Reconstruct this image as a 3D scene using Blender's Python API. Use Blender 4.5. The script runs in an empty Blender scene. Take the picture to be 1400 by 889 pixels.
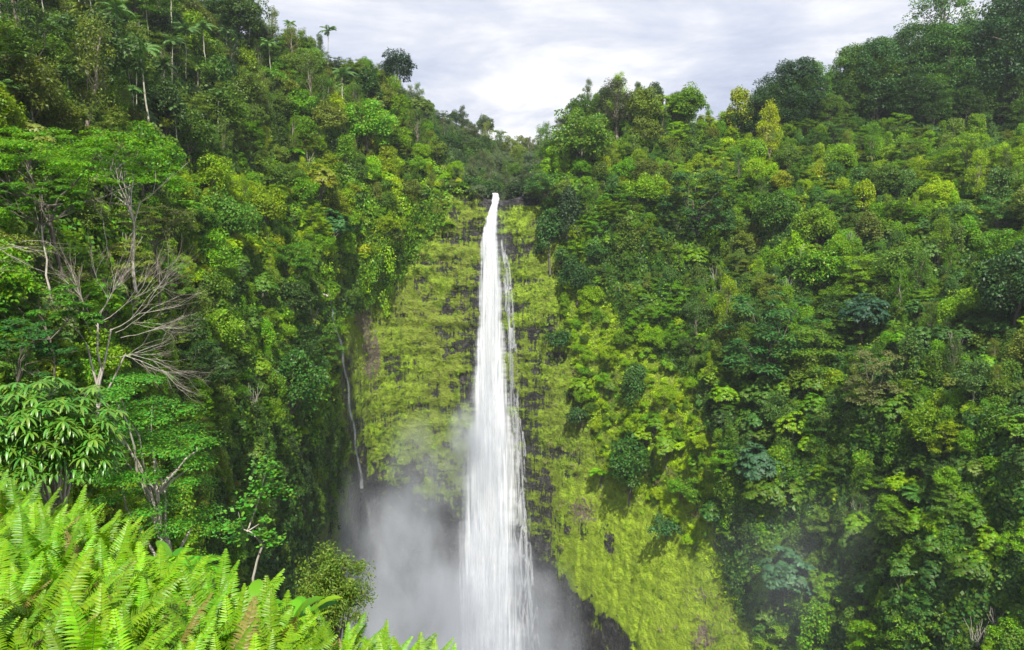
import bpy, math, random
import numpy as np
from mathutils import Vector, Matrix, Quaternion, Euler

RNG = np.random.default_rng(7)
random.seed(7)
SC = bpy.context.scene
COL = SC.collection
PITCH = math.radians(8.0)
F = 1099.0

# ------------------------------------------------------------------ helpers
def unproj(x, y, D):
    """point seen at photo pixel (x, y) standing D metres ahead of the viewpoint"""
    x = np.asarray(x, float); y = np.asarray(y, float); D = np.asarray(D, float)
    a = (x - 700) / F; b = -(y - 444.5) / F
    dy = math.cos(PITCH) + b * math.sin(PITCH)
    dz = -math.sin(PITCH) + b * math.cos(PITCH)
    s = D / dy
    return np.stack([a * s, D + 0 * s, dz * s], -1)

def project(P):
    P = np.asarray(P, float)
    X, Y, Z = P[..., 0], P[..., 1], P[..., 2]
    cf = Y * math.cos(PITCH) - Z * math.sin(PITCH)
    cu = Y * math.sin(PITCH) + Z * math.cos(PITCH)
    return 700 + F * X / cf, 444.5 - F * cu / cf

def norm(v):
    return v / np.maximum(np.linalg.norm(v, axis=-1, keepdims=True), 1e-9)

def _hash(ix, iy, iz, seed):
    h = (ix.astype(np.uint32) * np.uint32(374761393) + iy.astype(np.uint32) * np.uint32(668265263)
         + iz.astype(np.uint32) * np.uint32(2147483647 ^ 0x5bd1e995) + np.uint32((seed * 974711 + 12345) & 0xffffffff))
    h = (h ^ (h >> np.uint32(13))) * np.uint32(1274126177)
    h = (h ^ (h >> np.uint32(15))) * np.uint32(2246822519)
    h = h ^ (h >> np.uint32(16))
    return h.astype(np.float64) / 4294967295.0

def vnoise(P, seed=0):
    P = np.asarray(P, float)
    i = np.floor(P).astype(np.int64); f = P - i
    f = f * f * f * (f * (f * 6 - 15) + 10)
    out = 0
    with np.errstate(over='ignore'):
        for dx in (0, 1):
            wx = f[..., 0] if dx else 1 - f[..., 0]
            for dy in (0, 1):
                wy = f[..., 1] if dy else 1 - f[..., 1]
                for dz in (0, 1):
                    wz = f[..., 2] if dz else 1 - f[..., 2]
                    out = out + wx * wy * wz * _hash(i[..., 0] + dx, i[..., 1] + dy, i[..., 2] + dz, seed)
    return out * 2 - 1

def fbm(P, seed=0, oct=4, gain=0.5):
    s = 0; a = 1; t = 0
    P = np.asarray(P, float)
    for k in range(oct):
        s = s + a * vnoise(P * (2.03 ** k) + 17.3 * k, seed + k); t += a; a *= gain
    return s / t

def sstep(a, b, x):
    t = np.clip((np.asarray(x, float) - a) / (b - a), 0, 1)
    return t * t * (3 - 2 * t)

def make_mesh(name, V, Fq, mats=(), midx=None, smooth=False, attrs=None, uv=None):
    """V (n,3); Fq (m,4) or (m,3) faces"""
    me = bpy.data.meshes.new(name)
    V = np.asarray(V, np.float32); Fq = np.asarray(Fq, np.int32)
    m, k = Fq.shape
    me.vertices.add(len(V)); me.vertices.foreach_set('co', V.ravel())
    me.loops.add(m * k); me.loops.foreach_set('vertex_index', Fq.ravel())
    me.polygons.add(m)
    me.polygons.foreach_set('loop_start', np.arange(m, dtype=np.int32) * k)
    me.polygons.foreach_set('loop_total', np.full(m, k, np.int32))
    for mt in mats: me.materials.append(mt)
    if midx is not None: me.polygons.foreach_set('material_index', np.asarray(midx, np.int32))
    if smooth: me.polygons.foreach_set('use_smooth', np.ones(m, bool))
    if uv is not None:
        l = me.uv_layers.new(name='UVMap')
        l.data.foreach_set('uv', np.asarray(uv, np.float32)[Fq.ravel()].ravel())
    if attrs:
        for an, av in attrs.items():
            a = me.attributes.new(an, 'FLOAT', 'POINT'); a.data.foreach_set('value', np.asarray(av, np.float32))
    me.update(); me.validate()
    return me

class MB:
    """collects quads with material indices"""
    def __init__(s): s.V = []; s.F = []; s.M = []; s.n = 0
    def add(s, V, Fq, m=0):
        V = np.asarray(V, float).reshape(-1, 3); Fq = np.asarray(Fq, int).reshape(-1, 4)
        s.V.append(V); s.F.append(Fq + s.n); s.M.append(np.full(len(Fq), m)); s.n += len(V)
    def leaf(s, c, d, n, L, W, m=0, mid=0.45, fold=0.0):
        """kite-shaped leaves"""
        N = len(c); L = np.broadcast_to(L, (N,))[:, None]; W = np.broadcast_to(W, (N,))[:, None]
        side = norm(np.cross(d, n)); nn = norm(np.cross(side, d))
        V = np.stack([c, c + d * L * mid + side * W / 2 + nn * W * fold, c + d * L, c + d * L * mid - side * W / 2 + nn * W * fold], 1)
        s.add(V.reshape(-1, 3), np.arange(N * 4).reshape(-1, 4), m)
    def tube(s, pts, rad, seg=6, m=0):
        pts = np.asarray(pts, float); n = len(pts); rad = np.broadcast_to(rad, (n,))
        T = norm(np.gradient(pts, axis=0)); ref = np.array([0.31, 0.17, 0.93])
        if abs(np.mean(T @ ref)) > 0.9: ref = np.array([1, 0, 0.1])
        A = norm(np.cross(T, ref)); B = np.cross(T, A)
        ang = np.linspace(0, 2 * math.pi, seg, endpoint=False)
        V = pts[:, None] + rad[:, None, None] * (np.cos(ang)[None, :, None] * A[:, None] + np.sin(ang)[None, :, None] * B[:, None])
        i = np.arange(n - 1)[:, None] * seg; j = np.arange(seg)[None]; j2 = (j + 1) % seg
        Fq = np.stack([i + j, i + j2, i + seg + j2, i + seg + j], -1).reshape(-1, 4)
        s.add(V.reshape(-1, 3), Fq, m)
        # end cap
        s.add(V[-1][[0, seg // 3, (2 * seg) // 3, seg - 1]], [[0, 1, 2, 3]], m)
    def data(s):
        return np.concatenate(s.V), np.concatenate(s.F), np.concatenate(s.M)
    def mesh(s, name, mats, smooth=False):
        V, Fq, M = s.data(); return make_mesh(name, V, Fq, mats, M, smooth)

def link(name, me, parent=None, loc=None):
    o = bpy.data.objects.new(name, me); COL.objects.link(o)
    if parent is not None: o.parent = parent
    if loc is not None: o.location = loc
    return o
def props(o, label=None, cat=None, group=None, kind=None, tint=None):
    if label: o['label'] = label
    if cat: o['category'] = cat
    if group: o['group'] = group
    if kind: o['kind'] = kind
    if tint is not None: o['tint'] = [float(t) for t in tint]
    return o
def rand_dirs(n, rng, zmin=-1.0):
    z = rng.uniform(zmin, 1, n); a = rng.uniform(0, 2 * math.pi, n); r = np.sqrt(1 - z * z)
    return np.stack([r * np.cos(a), r * np.sin(a), z], -1)

# ------------------------------------------------------------------ materials
def new_mat(name):
    m = bpy.data.materials.new(name); m.use_nodes = True
    nt = m.node_tree; nt.nodes.clear()
    out = nt.nodes.new('ShaderNodeOutputMaterial')
    return m, nt, out
def N(nt, t, **kw):
    n = nt.nodes.new(t)
    for k, v in kw.items():
        if k == 'ins':
            for kk, vv in v.items():
                if hasattr(vv, 'is_output') or isinstance(vv, bpy.types.NodeSocket): nt.links.new(vv, n.inputs[kk])
                else: n.inputs[kk].default_value = vv
        else: setattr(n, k, v)
    return n
def ramp(nt, fac, stops, interp='LINEAR'):
    r = nt.nodes.new('ShaderNodeValToRGB'); r.color_ramp.interpolation = interp
    e = r.color_ramp.elements
    while len(e) < len(stops): e.new(0.5)
    for i, (p, c) in enumerate(stops):
        e[i].position = p; e[i].color = (*c, 1) if len(c) == 3 else c
    nt.links.new(fac, r.inputs[0]); return r
def math_n(nt, op, a, b=None, c=None, clamp=False):
    n = nt.nodes.new('ShaderNodeMath'); n.operation = op; n.use_clamp = clamp
    for i, v in enumerate((a, b, c)):
        if v is None: continue
        if isinstance(v, bpy.types.NodeSocket): nt.links.new(v, n.inputs[i])
        else: n.inputs[i].default_value = v
    return n.outputs[0]
def mixc(nt, f, a, b, blend='MIX'):
    n = nt.nodes.new('ShaderNodeMix'); n.data_type = 'RGBA'; n.blend_type = blend
    for i, v in ((0, f), (6, a), (7, b)):
        if isinstance(v, bpy.types.NodeSocket): nt.links.new(v, n.inputs[i])
        else: n.inputs[i].default_value = v if i == 0 else (*v, 1)
    return n.outputs[2]

def leaf_material(name, rough=0.5, transl=0.35, island=0.35, spec=0.3, fixed=None, hue=0.03):
    m, nt, out = new_mat(name)
    if fixed is None:
        at = N(nt, 'ShaderNodeAttribute', attribute_name='tint', attribute_type='INSTANCER'); col = at.outputs['Color']
    else:
        col = N(nt, 'ShaderNodeRGB').outputs[0]; col.default_value = (*fixed, 1)
    g = N(nt, 'ShaderNodeNewGeometry')
    r1 = g.outputs['Random Per Island']
    r2 = math_n(nt, 'FRACT', math_n(nt, 'MULTIPLY', r1, 7.31))
    val = math_n(nt, 'MULTIPLY_ADD', r1, 2 * island, 1 - island)
    hs = N(nt, 'ShaderNodeHueSaturation', ins={'Color': col, 'Saturation': 1.06, 'Value': val, 'Hue': math_n(nt, 'MULTIPLY_ADD', r2, -2 * hue, 0.5 + hue)})
    c = hs.outputs[0]
    p = N(nt, 'ShaderNodeBsdfPrincipled', ins={'Base Color': c, 'Roughness': rough, 'Specular IOR Level': spec})
    tr = N(nt, 'ShaderNodeBsdfTranslucent', ins={'Color': mixc(nt, 1.0, c, (1.25, 1.25, 0.55), 'MULTIPLY')})
    mx = N(nt, 'ShaderNodeMixShader', ins={0: transl, 1: p.outputs[0], 2: tr.outputs[0]})
    nt.links.new(mx.outputs[0], out.inputs[0])
    return m

def bark_material(name, c1, c2, scale=3.0, rough=0.85):
    m, nt, out = new_mat(name)
    tc = N(nt, 'ShaderNodeTexCoord')
    mp = N(nt, 'ShaderNodeMapping', ins={0: tc.outputs['Object'], 3: (scale, scale, scale * 0.35)})
    nz = N(nt, 'ShaderNodeTexNoise', ins={'Vector': mp.outputs[0], 'Scale': 1.5, 'Detail': 4.0, 'Roughness': 0.65})
    r = ramp(nt, nz.outputs[0], [(0.32, c2), (0.62, c1)])
    b = N(nt, 'ShaderNodeBump', ins={'Height': nz.outputs[0], 'Strength': 0.5, 'Distance': 0.05})
    p = N(nt, 'ShaderNodeBsdfPrincipled', ins={'Base Color': r.outputs[0], 'Roughness': rough, 'Specular IOR Level': 0.2, 'Normal': b.outputs[0]})
    nt.links.new(p.outputs[0], out.inputs[0]); return m

M_LEAF = leaf_material('foliage_leaf')
M_LEAFG = leaf_material('glossy_leaf', rough=0.38, transl=0.25, spec=0.5, island=0.25)
M_FERN = leaf_material('fern_leaf', rough=0.42, transl=0.42, spec=0.4, island=0.22, hue=0.015)
M_BARK = bark_material('brown_bark', (0.14, 0.125, 0.095), (0.06, 0.052, 0.038))
M_PALE = bark_material('pale_bark', (0.42, 0.39, 0.33), (0.2, 0.18, 0.13))
M_DEAD = bark_material('dead_wood', (0.42, 0.385, 0.335), (0.2, 0.17, 0.135))
M_TWIG = bark_material('dry_twig', (0.24, 0.205, 0.155), (0.13, 0.11, 0.08))
M_PALMT = bark_material('palm_trunk', (0.4, 0.38, 0.3), (0.22, 0.22, 0.15))

def cliff_material():
    m, nt, out = new_mat('mossy_rock')
    tc = N(nt, 'ShaderNodeTexCoord'); P = tc.outputs['Object']
    def A(n): return N(nt, 'ShaderNodeAttribute', attribute_name=n).outputs['Fac']
    rock, moss, dry = A('rock'), A('moss'), A('dry')
    def noise(sc, vec3, det=5.0, ro=0.6):
        mp = N(nt, 'ShaderNodeMapping', ins={0: P, 3: vec3})
        return N(nt, 'ShaderNodeTexNoise', ins={'Vector': mp.outputs[0], 'Scale': sc, 'Detail': det, 'Roughness': ro}).outputs[0]
    n_fine = noise(0.9, (1, 1, 1)); n_streak = noise(1.0, (1.6, 1.6, 0.12), 4.0); n_band = noise(0.5, (0.35, 0.35, 1.6), 6.0, 0.7)
    n_big = noise(0.08, (1, 1, 0.6), 3.0); n_leafy = noise(3.0, (1, 1, 0.8), 3.0, 0.7)
    mossc = ramp(nt, n_fine, [(0.36, (0.02, 0.035, 0.005)), (0.47, (0.13, 0.20, 0.012)), (0.6, (0.23, 0.34, 0.015)), (0.75, (0.36, 0.48, 0.03))]).outputs[0]  # darkest stop paints crevice shade into the low spots of the bump
    mossc = mixc(nt, math_n(nt, 'MULTIPLY', math_n(nt, 'GREATER_THAN', n_leafy, 0.56), 0.5), mossc, (0.05, 0.1, 0.012))
    olive = mixc(nt, n_streak, (0.09, 0.12, 0.015), (0.2, 0.25, 0.03))
    mossc = mixc(nt, ramp(nt, n_big, [(0.42, (0, 0, 0)), (0.62, (1, 1, 1))]).outputs[0], mossc, olive)
    mossc = mixc(nt, math_n(nt, 'MULTIPLY', A('fresh'), .65), mossc, mixc(nt, n_fine, (0.17, 0.27, 0.012), (0.34, 0.46, 0.02)))
    dirt = mixc(nt, n_fine, (0.08, 0.062, 0.042), (0.19, 0.16, 0.11))
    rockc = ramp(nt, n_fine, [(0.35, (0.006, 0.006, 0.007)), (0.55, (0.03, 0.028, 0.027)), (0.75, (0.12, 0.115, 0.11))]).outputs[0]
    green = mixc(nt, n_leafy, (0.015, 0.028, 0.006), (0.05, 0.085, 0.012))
    # rock shows where the attribute plus banded noise is high
    t = math_n(nt, 'ADD', rock, math_n(nt, 'MULTIPLY', math_n(nt, 'SUBTRACT', n_band, 0.5), 1.3))
    t = math_n(nt, 'ADD', t, math_n(nt, 'MULTIPLY', math_n(nt, 'SUBTRACT', n_streak, 0.5), 1.25))
    t = math_n(nt, 'ADD', t, math_n(nt, 'MULTIPLY', math_n(nt, 'SUBTRACT', n_fine, 0.5), 0.8))
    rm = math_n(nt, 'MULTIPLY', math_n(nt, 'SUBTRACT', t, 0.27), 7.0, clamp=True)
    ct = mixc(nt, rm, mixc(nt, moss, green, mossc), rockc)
    dm = math_n(nt, 'MULTIPLY', math_n(nt, 'SUBTRACT', math_n(nt, 'ADD', dry, math_n(nt, 'MULTIPLY', math_n(nt, 'SUBTRACT', n_fine, 0.5), 1.6)), 0.5), 6.0, clamp=True)
    ct = mixc(nt, dm, ct, dirt)
    h = math_n(nt, 'ADD', math_n(nt, 'MULTIPLY', n_leafy, 0.4), math_n(nt, 'SUBTRACT', n_fine, math_n(nt, 'MULTIPLY', rm, 0.35)))
    b = N(nt, 'ShaderNodeBump', ins={'Height': h, 'Strength': 1.0, 'Distance': 1.6})
    ro = math_n(nt, 'MULTIPLY_ADD', rm, -0.35, 0.9)
    p = N(nt, 'ShaderNodeBsdfPrincipled', ins={'Base Color': ct, 'Roughness': ro, 'Specular IOR Level': 0.3, 'Normal': b.outputs[0]})
    nt.links.new(p.outputs[0], out.inputs[0]); return m
M_CLIFF = cliff_material()

# ------------------------------------------------------------------ terrain
XS = np.array([-400, 0, 150, 300, 400, 440, 480, 500, 560, 620, 700, 760, 820, 900, 1000, 1100, 1200, 1300, 1400, 1800], float)
YS = np.array([-220, 0, 150, 272, 400, 550, 700, 889, 1100], float)
DT = np.array([
 [115,135,160,210,235,240,240,245,250,255,260,260,262,264,268,275,282,288,290,270],
 [105,122,150,200,225,235,238,240,245,250,250,255,258,258,262,266,268,266,262,225],
 [66,80,112,165,195,205,210,215,225,235,238,238,238,236,236,234,232,228,222,180],
 [50,62,92,140,168,178,186,195,203,206,206,206,206,204,199,190,180,170,160,130],
 [42,52,76,120,150,160,190,197,202,204,204,203,200,193,181,168,155,143,132,104],
 [37,45,63,102,136,150,188,196,201,203,203,200,193,181,166,151,138,126,115,88],
 [33,40,54,92,128,148,190,199,205,206,206,198,187,172,156,141,128,116,106,78],
 [28,34,47,86,126,150,192,203,208,209,208,198,180,163,146,131,118,106,97,70],
 [26,32,44,84,126,150,192,203,208,209,208,198,178,160,143,128,114,102,93,66]], float)
GX = np.arange(-400, 1801, 8.0); GY = np.arange(-220, 1101, 8.0)
_t = np.array([np.interp(GX, XS, r) for r in DT])
G = np.array([np.interp(GY, YS, _t[:, i]) for i in range(len(GX))]).T
for _ in range(6):
    Gp = np.pad(G, 1, mode='edge'); G = (Gp[:-2, 1:-1] + Gp[2:, 1:-1] + Gp[1:-1, :-2] + Gp[1:-1, 2:] + 2 * G) / 6

def bilin(x, y):
    fx = np.clip((np.asarray(x, float) - GX[0]) / 8, 0, len(GX) - 1.001); fy = np.clip((np.asarray(y, float) - GY[0]) / 8, 0, len(GY) - 1.001)
    i = fx.astype(int); j = fy.astype(int); u = fx - i; v = fy - j
    return G[j, i] * (1 - u) * (1 - v) + G[j, i + 1] * u * (1 - v) + G[j + 1, i] * (1 - u) * v + G[j + 1, i + 1] * u * v

CL = np.array([(262, 610), (300, 600), (350, 560), (400, 515), (440, 462), (560, 462), (660, 478), (760, 420), (889, 390), (1100, 380)], float)
CR = np.array([(262, 735), (300, 755), (350, 772), (450, 772), (550, 792), (650, 830), (700, 900), (760, 960), (889, 1045), (1100, 1100)], float)
MR = np.array([(150, 860), (260, 800), (350, 800), (450, 860), (520, 950), (620, 990), (720, 985), (800, 1000), (889, 1050), (1100, 1100)], float)
def cliffL(y): return np.interp(y, CL[:, 0], CL[:, 1])
def cliffR(y): return np.interp(y, CR[:, 0], CR[:, 1])
def meadR(y): return np.interp(y, MR[:, 0], MR[:, 1])
def cliff_mask(x, y):
    return sstep(-8, 8, x - cliffL(y)) * sstep(-8, 8, cliffR(y) - x) * (y > 262)
# lower edge of the mossy wall, where it hangs over the dark recess
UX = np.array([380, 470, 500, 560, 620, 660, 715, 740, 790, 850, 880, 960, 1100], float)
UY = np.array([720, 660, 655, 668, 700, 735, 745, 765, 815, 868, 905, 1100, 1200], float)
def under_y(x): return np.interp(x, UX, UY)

def terr_D(x, y, fine=True):
    x = np.asarray(x, float); y = np.asarray(y, float)
    D = bilin(x, y)
    P = unproj(x, y, D)
    cm = cliff_mask(x, y)
    # broad gullies and spurs on the wooded slopes
    g = fbm(P * np.array([0.045, 0.045, 0.018]), 3, 3) * 9 + fbm(P * 0.11, 9, 2) * 3
    amp = sstep(30, 120, D)
    edge = np.where(x > 690, sstep(0, 190, x - cliffR(y)), sstep(0, 50, cliffL(y) - x)); edge = np.where(y < 262, sstep(10, 80, np.abs(x - 690)), edge)
    D = D - g * amp * edge
    if fine:
        led = fbm(P * np.array([0.07, 0.07, 0.33]), 21, 4) * np.interp(y, [272, 400, 560], [1.7, 1.2, .8]) + fbm(P * np.array([0.45, 0.45, 0.05]), 31, 3) * 1.3 + fbm(P * 0.5, 41, 4, .65) * .9
        D = D - led * cm
    un = sstep(-6, 30, y - under_y(x) - 34 * fbm(P * 0.09, 55, 5, .6)) * cm
    D = D + un * np.interp(x, [450, 520, 700, 860, 950], [2, 5, 4, 1.5, 0])
    return D

TOPX = np.array([-400, -200, 0, 150, 270, 330, 400, 460, 500, 540, 570, 600, 625, 648, 664, 690, 712, 730, 745, 765, 800, 840, 900, 960, 1030, 1100, 1200, 1300, 1400, 1800], float)
TOPY = np.array([-200, -120, -70, -20, 28, 52, 72, 88, 108, 128, 165, 205, 238, 262, 273, 274, 270, 246, 220, 188, 150, 130, 156, 172, 182, 165, 128, 92, 60, -60], float)
def top_y(x): return np.interp(x, TOPX, TOPY) + 0 * np.asarray(x, float)

def build_hillside():
    cols = np.concatenate([np.arange(-400, 430, 7.0), np.arange(430, 880, 2.0), np.arange(880, 1801, 7.0)])
    nr = 340
    v = np.linspace(0, 1, nr)[:, None]
    yt = top_y(cols)[None]
    Y = 1095 + (yt - 1095) * v
    X = np.repeat(cols[None], nr, 0)
    D = terr_D(X, Y)
    P = unproj(X, Y, D)
    # the plateau behind the edge
    top = P[-1]; out = norm(top * np.array([1, 1, 0])); base = top[None]
    ext = []
    lipf = np.exp(-((cols - 688) / 26.0) ** 2)[:, None]
    for dd, dz in ((5, .4), (12, .6), (28, .2), (60, -4), (110, -14)):
        ext.append(top + out * dd + np.array([0, 0, 1.0]) * (dz * (1 - lipf) + lipf * 0.1 * dz))
    bot = P[0]
    V = np.concatenate([bot[None] + np.array([0, 0, -30.0]), P, np.array(ext)], 0)
    R = V.shape[0]; C = V.shape[1]
    i = np.arange(R - 1)[:, None] * C; j = np.arange(C - 1)[None]
    Fq = np.stack([i + j, i + j + 1, i + C + j + 1, i + C + j], -1).reshape(-1, 4)
    Yf = np.concatenate([Y[:1], Y, np.repeat(Y[-1:], len(ext), 0)], 0); Xf = np.concatenate([X[:1], X, np.repeat(X[-1:], len(ext), 0)], 0)
    Vf = V.reshape(-1, 3); xf = Xf.ravel(); yf = Yf.ravel()
    cm = cliff_mask(xf, yf)
    nb = fbm(Vf * np.array([0.07, 0.07, 0.33]), 21, 4)
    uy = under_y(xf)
    near = np.exp(-((xf - np.interp(yf, [272, 400, 600, 760], [682, 680, 680, 690])) / np.interp(yf, [272, 400, 600, 760], [26, 48, 62, 70])) ** 2)
    rock = 0.08 + near * 0.33 + 0.14 * np.exp(-((yf - np.array([310, 360, 425, 485, 545, 590])[:, None] - 5 * np.sin(xf / 17.0)[None]) / 6.0) ** 2).max(0) * (np.abs(xf - 690) < 110) * np.clip(.2 + 3 * fbm(Vf * .09, 79, 3), 0, 1.6) + .5 * np.exp(-((xf - np.interp(yf, [400, 450, 520, 640], [452, 458, 472, 490])) / 11.0) ** 2) * (yf > 395) - nb * np.interp(yf, [272, 400, 520], [.8, .5, .3]) + fbm(Vf * 0.35, 77, 3) * 0.35 + 0.5 * np.exp(-((yf - 272) / 7.0) ** 2)
    rock += 0.10 * np.exp(-((xf - 735) / 22.0) ** 2) * sstep(400, 470, yf)
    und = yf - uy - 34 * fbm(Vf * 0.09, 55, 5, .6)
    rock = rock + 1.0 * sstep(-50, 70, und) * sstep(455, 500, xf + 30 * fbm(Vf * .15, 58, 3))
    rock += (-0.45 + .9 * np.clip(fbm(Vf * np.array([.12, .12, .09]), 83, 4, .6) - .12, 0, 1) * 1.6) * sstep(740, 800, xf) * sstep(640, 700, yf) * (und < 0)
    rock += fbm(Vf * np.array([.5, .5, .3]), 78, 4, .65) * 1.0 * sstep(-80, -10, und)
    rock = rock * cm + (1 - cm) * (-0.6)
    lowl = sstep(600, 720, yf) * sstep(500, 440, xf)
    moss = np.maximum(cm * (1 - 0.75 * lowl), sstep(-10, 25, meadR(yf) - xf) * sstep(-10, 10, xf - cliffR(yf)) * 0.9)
    fresh = sstep(745, 800, xf) * sstep(600, 700, yf) + .5 * moss * sstep(-20, 20, xf - cliffR(yf)) + .22 * cm
    dry = np.exp(-(((xf - 508) / 14.0) ** 2 + ((yf - 488) / 38.0) ** 2)) * 1.1 + np.exp(-(((xf - 495) / 12.0) ** 2 + ((yf - 430) / 26.0) ** 2)) * .9 + np.clip(fbm(Vf * .07, 85, 4, .6) - .12, 0, 1) * 1.3 * sstep(740, 780, xf) + np.exp(-(((xf - 795) / 30.0) ** 2 + ((yf - 700) / 28.0) ** 2)) * .75
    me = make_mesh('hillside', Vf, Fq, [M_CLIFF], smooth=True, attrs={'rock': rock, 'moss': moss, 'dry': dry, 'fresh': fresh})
    return props(link('hillside', me), kind='structure')

# ---- hills far up the valley behind the lip
FTX = np.array([440, 520, 560, 600, 640, 675, 700, 718, 740, 770, 800, 860, 920], float)
FTY = np.array([95, 112, 140, 160, 176, 192, 206, 212, 206, 192, 182, 178, 185], float)
def far_D(x, y):
    x = np.asarray(x, float); y = np.asarray(y, float)
    t = np.clip((272 - y) / 70, 0, 1.5)
    side = np.clip(np.abs(x - 712) / 140, 0, 1)
    D = 222 + (150 * (1 - side) + 70 * side) * t ** 0.8
    P = unproj(x, y, D)
    return D - fbm(P * 0.03, 61, 3) * 10 * sstep(0, 0.2, t)
def build_far():
    cols = np.arange(440, 921, 5.0); nr = 60; v = np.linspace(0, 1, nr)[:, None]
    Y = 285 + (np.interp(cols, FTX, FTY)[None] - 285) * v; X = np.repeat(cols[None], nr, 0)
    P = unproj(X, Y, far_D(X, Y))
    out = norm(P[-1] * np.array([1, 1, 0]))
    V = np.concatenate([P, [P[-1] + out * 30 - np.array([0, 0, 2.0]), P[-1] + out * 120 - np.array([0, 0, 30.0])]], 0)
    R, C = V.shape[:2]
    i = np.arange(R - 1)[:, None] * C; j = np.arange(C - 1)[None]
    Fq = np.stack([i + j, i + j + 1, i + C + j + 1, i + C + j], -1).reshape(-1, 4)
    n = R * C
    me = make_mesh('hills', V.reshape(-1, 3), Fq, [M_CLIFF], smooth=True, attrs={'rock': np.full(n, -0.6), 'moss': np.zeros(n), 'dry': np.zeros(n)})
    return props(link('hills', me), kind='structure')

# ---- near bank the viewer stands on
def edge_Y(X):
    return np.interp(X, [-14, -4.7, -2.5, -0.8, -0.45, 0.1, 0.6, 8], [12.5, 7.0, 5.2, 4.2, 4.0, 2.6, 1.4, 1.0])
def bank_z(X, Y):
    X = np.asarray(X, float); Y = np.asarray(Y, float)
    e = edge_Y(X)
    z = -1.04 - 0.26 * np.minimum(Y, e) - 0.08 * (X + 4.7)
    z = z - .13 * sstep(-3.0, -1.6, X)
    over = np.maximum(Y - e, 0)
    z = z - 0.85 * over - 0.35 * np.minimum(over, 1.0)
    P = np.stack([X, Y, 0 * X], -1)
    return z + fbm(P * 0.9, 71, 3) * 0.10 + fbm(P * 0.25, 72, 2) * 0.25 * sstep(0, 3, over)
def build_bank():
    xs = np.arange(-22, 9.01, 0.22); ys = np.arange(-4, 34.01, 0.22)
    X, Y = np.meshgrid(xs, ys); Z = bank_z(X, Y)
    V = np.stack([X, Y, Z], -1).reshape(-1, 3); R, C = X.shape
    i = np.arange(R - 1)[:, None] * C; j = np.arange(C - 1)[None]
    Fq = np.stack([i + j, i + j + 1, i + C + j + 1, i + C + j], -1).reshape(-1, 4)
    n = len(V)
    me = make_mesh('near_bank_ground', V, Fq, [M_CLIFF], smooth=True, attrs={'rock': np.full(n, -0.6), 'moss': np.zeros(n), 'dry': np.full(n, 0.35)})
    return props(link('near_bank_ground', me), kind='structure')
# ---- plunge pool far below
def build_pool():
    zb = -150.0
    th = np.linspace(0, 2 * math.pi, 65)[:-1]
    V = [(-12, 178, zb)]; 
    for r in (20, 60): V += [(-12 + r * 1.2 * math.cos(t), 178 + r * 0.7 * math.sin(t), zb) for t in th]
    Fq = [[0, 1 + k, 1 + (k + 1) % 64, 1 + (k + 1) % 64] for k in range(64)]
    V = np.array(V); tri = np.array([[0, 1 + k, 1 + (k + 1) % 64] for k in range(64)])
    q = np.array([[1 + k, 65 + k, 65 + (k + 1) % 64, 1 + (k + 1) % 64] for k in range(64)])
    m, nt, out = new_mat('pool_water')
    tc = N(nt, 'ShaderNodeTexCoord')
    nz = N(nt, 'ShaderNodeTexNoise', ins={'Vector': tc.outputs['Object'], 'Scale': 0.8, 'Detail': 5.0})
    b = N(nt, 'ShaderNodeBump', ins={'Height': nz.outputs[0], 'Strength': 0.6, 'Distance': 0.3})
    p = N(nt, 'ShaderNodeBsdfPrincipled', ins={'Base Color': (0.12, 0.15, 0.15, 1), 'Roughness': 0.15, 'Normal': b.outputs[0]})
    nt.links.new(p.outputs[0], out.inputs[0])
    me = bpy.data.meshes.new('pool_water'); me.from_pydata([tuple(v) for v in V], [], [tuple(t) for t in tri.tolist()] + [tuple(t) for t in q.tolist()])
    me.materials.append(m)
    return props(link('pool_water', me), kind='structure')

hillside = build_hillside(); far_hills = build_far(); bank = build_bank(); build_pool()

def surf(x, y, far=False):
    """surface point and outward normal"""
    f = far_D if far else terr_D
    e = 3.0
    P = unproj(x, y, f(x, y)); Px = unproj(x + e, y, f(x + e, y)); Py = unproj(x, y - e, f(x, y - e))
    n = norm(np.cross(Px - P, Py - P))
    n = np.where((n[..., 1:2] > 0) , -n, n)
    return P, n
# ------------------------------------------------------------------ plant prototypes (metres, base at the origin)
UP = np.array([0, 0, 1.0])
def blob_leaves(mb, bc, br, per, L, W, rng, zs=0.8, zmin=-0.35, droop=0.15, m=1, upb=0.5, shell=0.72, nj=0.45):
    K = len(bc); idx = np.repeat(np.arange(K), per)
    u = rand_dirs(len(idx), rng, zmin)
    r = br[idx][:, None] * (shell + (1.06 - shell) * rng.random((len(idx), 1)) ** 0.7)
    c = bc[idx] + u * r * np.array([1, 1, zs])
    n = norm(u * 0.55 + UP * upb + rng.normal(0, nj, (len(idx), 3)))
    d = rng.normal(0, 1, (len(idx), 3)) + u * 0.7 - UP * droop * 3
    d = norm(d - n * np.sum(d * n, -1, keepdims=True))
    s = rng.uniform(0.7, 1.25, len(idx))
    mb.leaf(c, d, n, L * s, W * s, m)

def limb(p0, p1, n=5, sag=0.0, rng=None, wob=0.06):
    t = np.linspace(0, 1, n)[:, None]; p = p0 + (p1 - p0) * t
    ln = np.linalg.norm(p1 - p0)
    p[:, 2] += np.sin(t[:, 0] * math.pi) * sag * ln
    if rng is not None: p[1:-1] += rng.normal(0, wob * ln / n * 2, (n - 2, 3))
    return p

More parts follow.
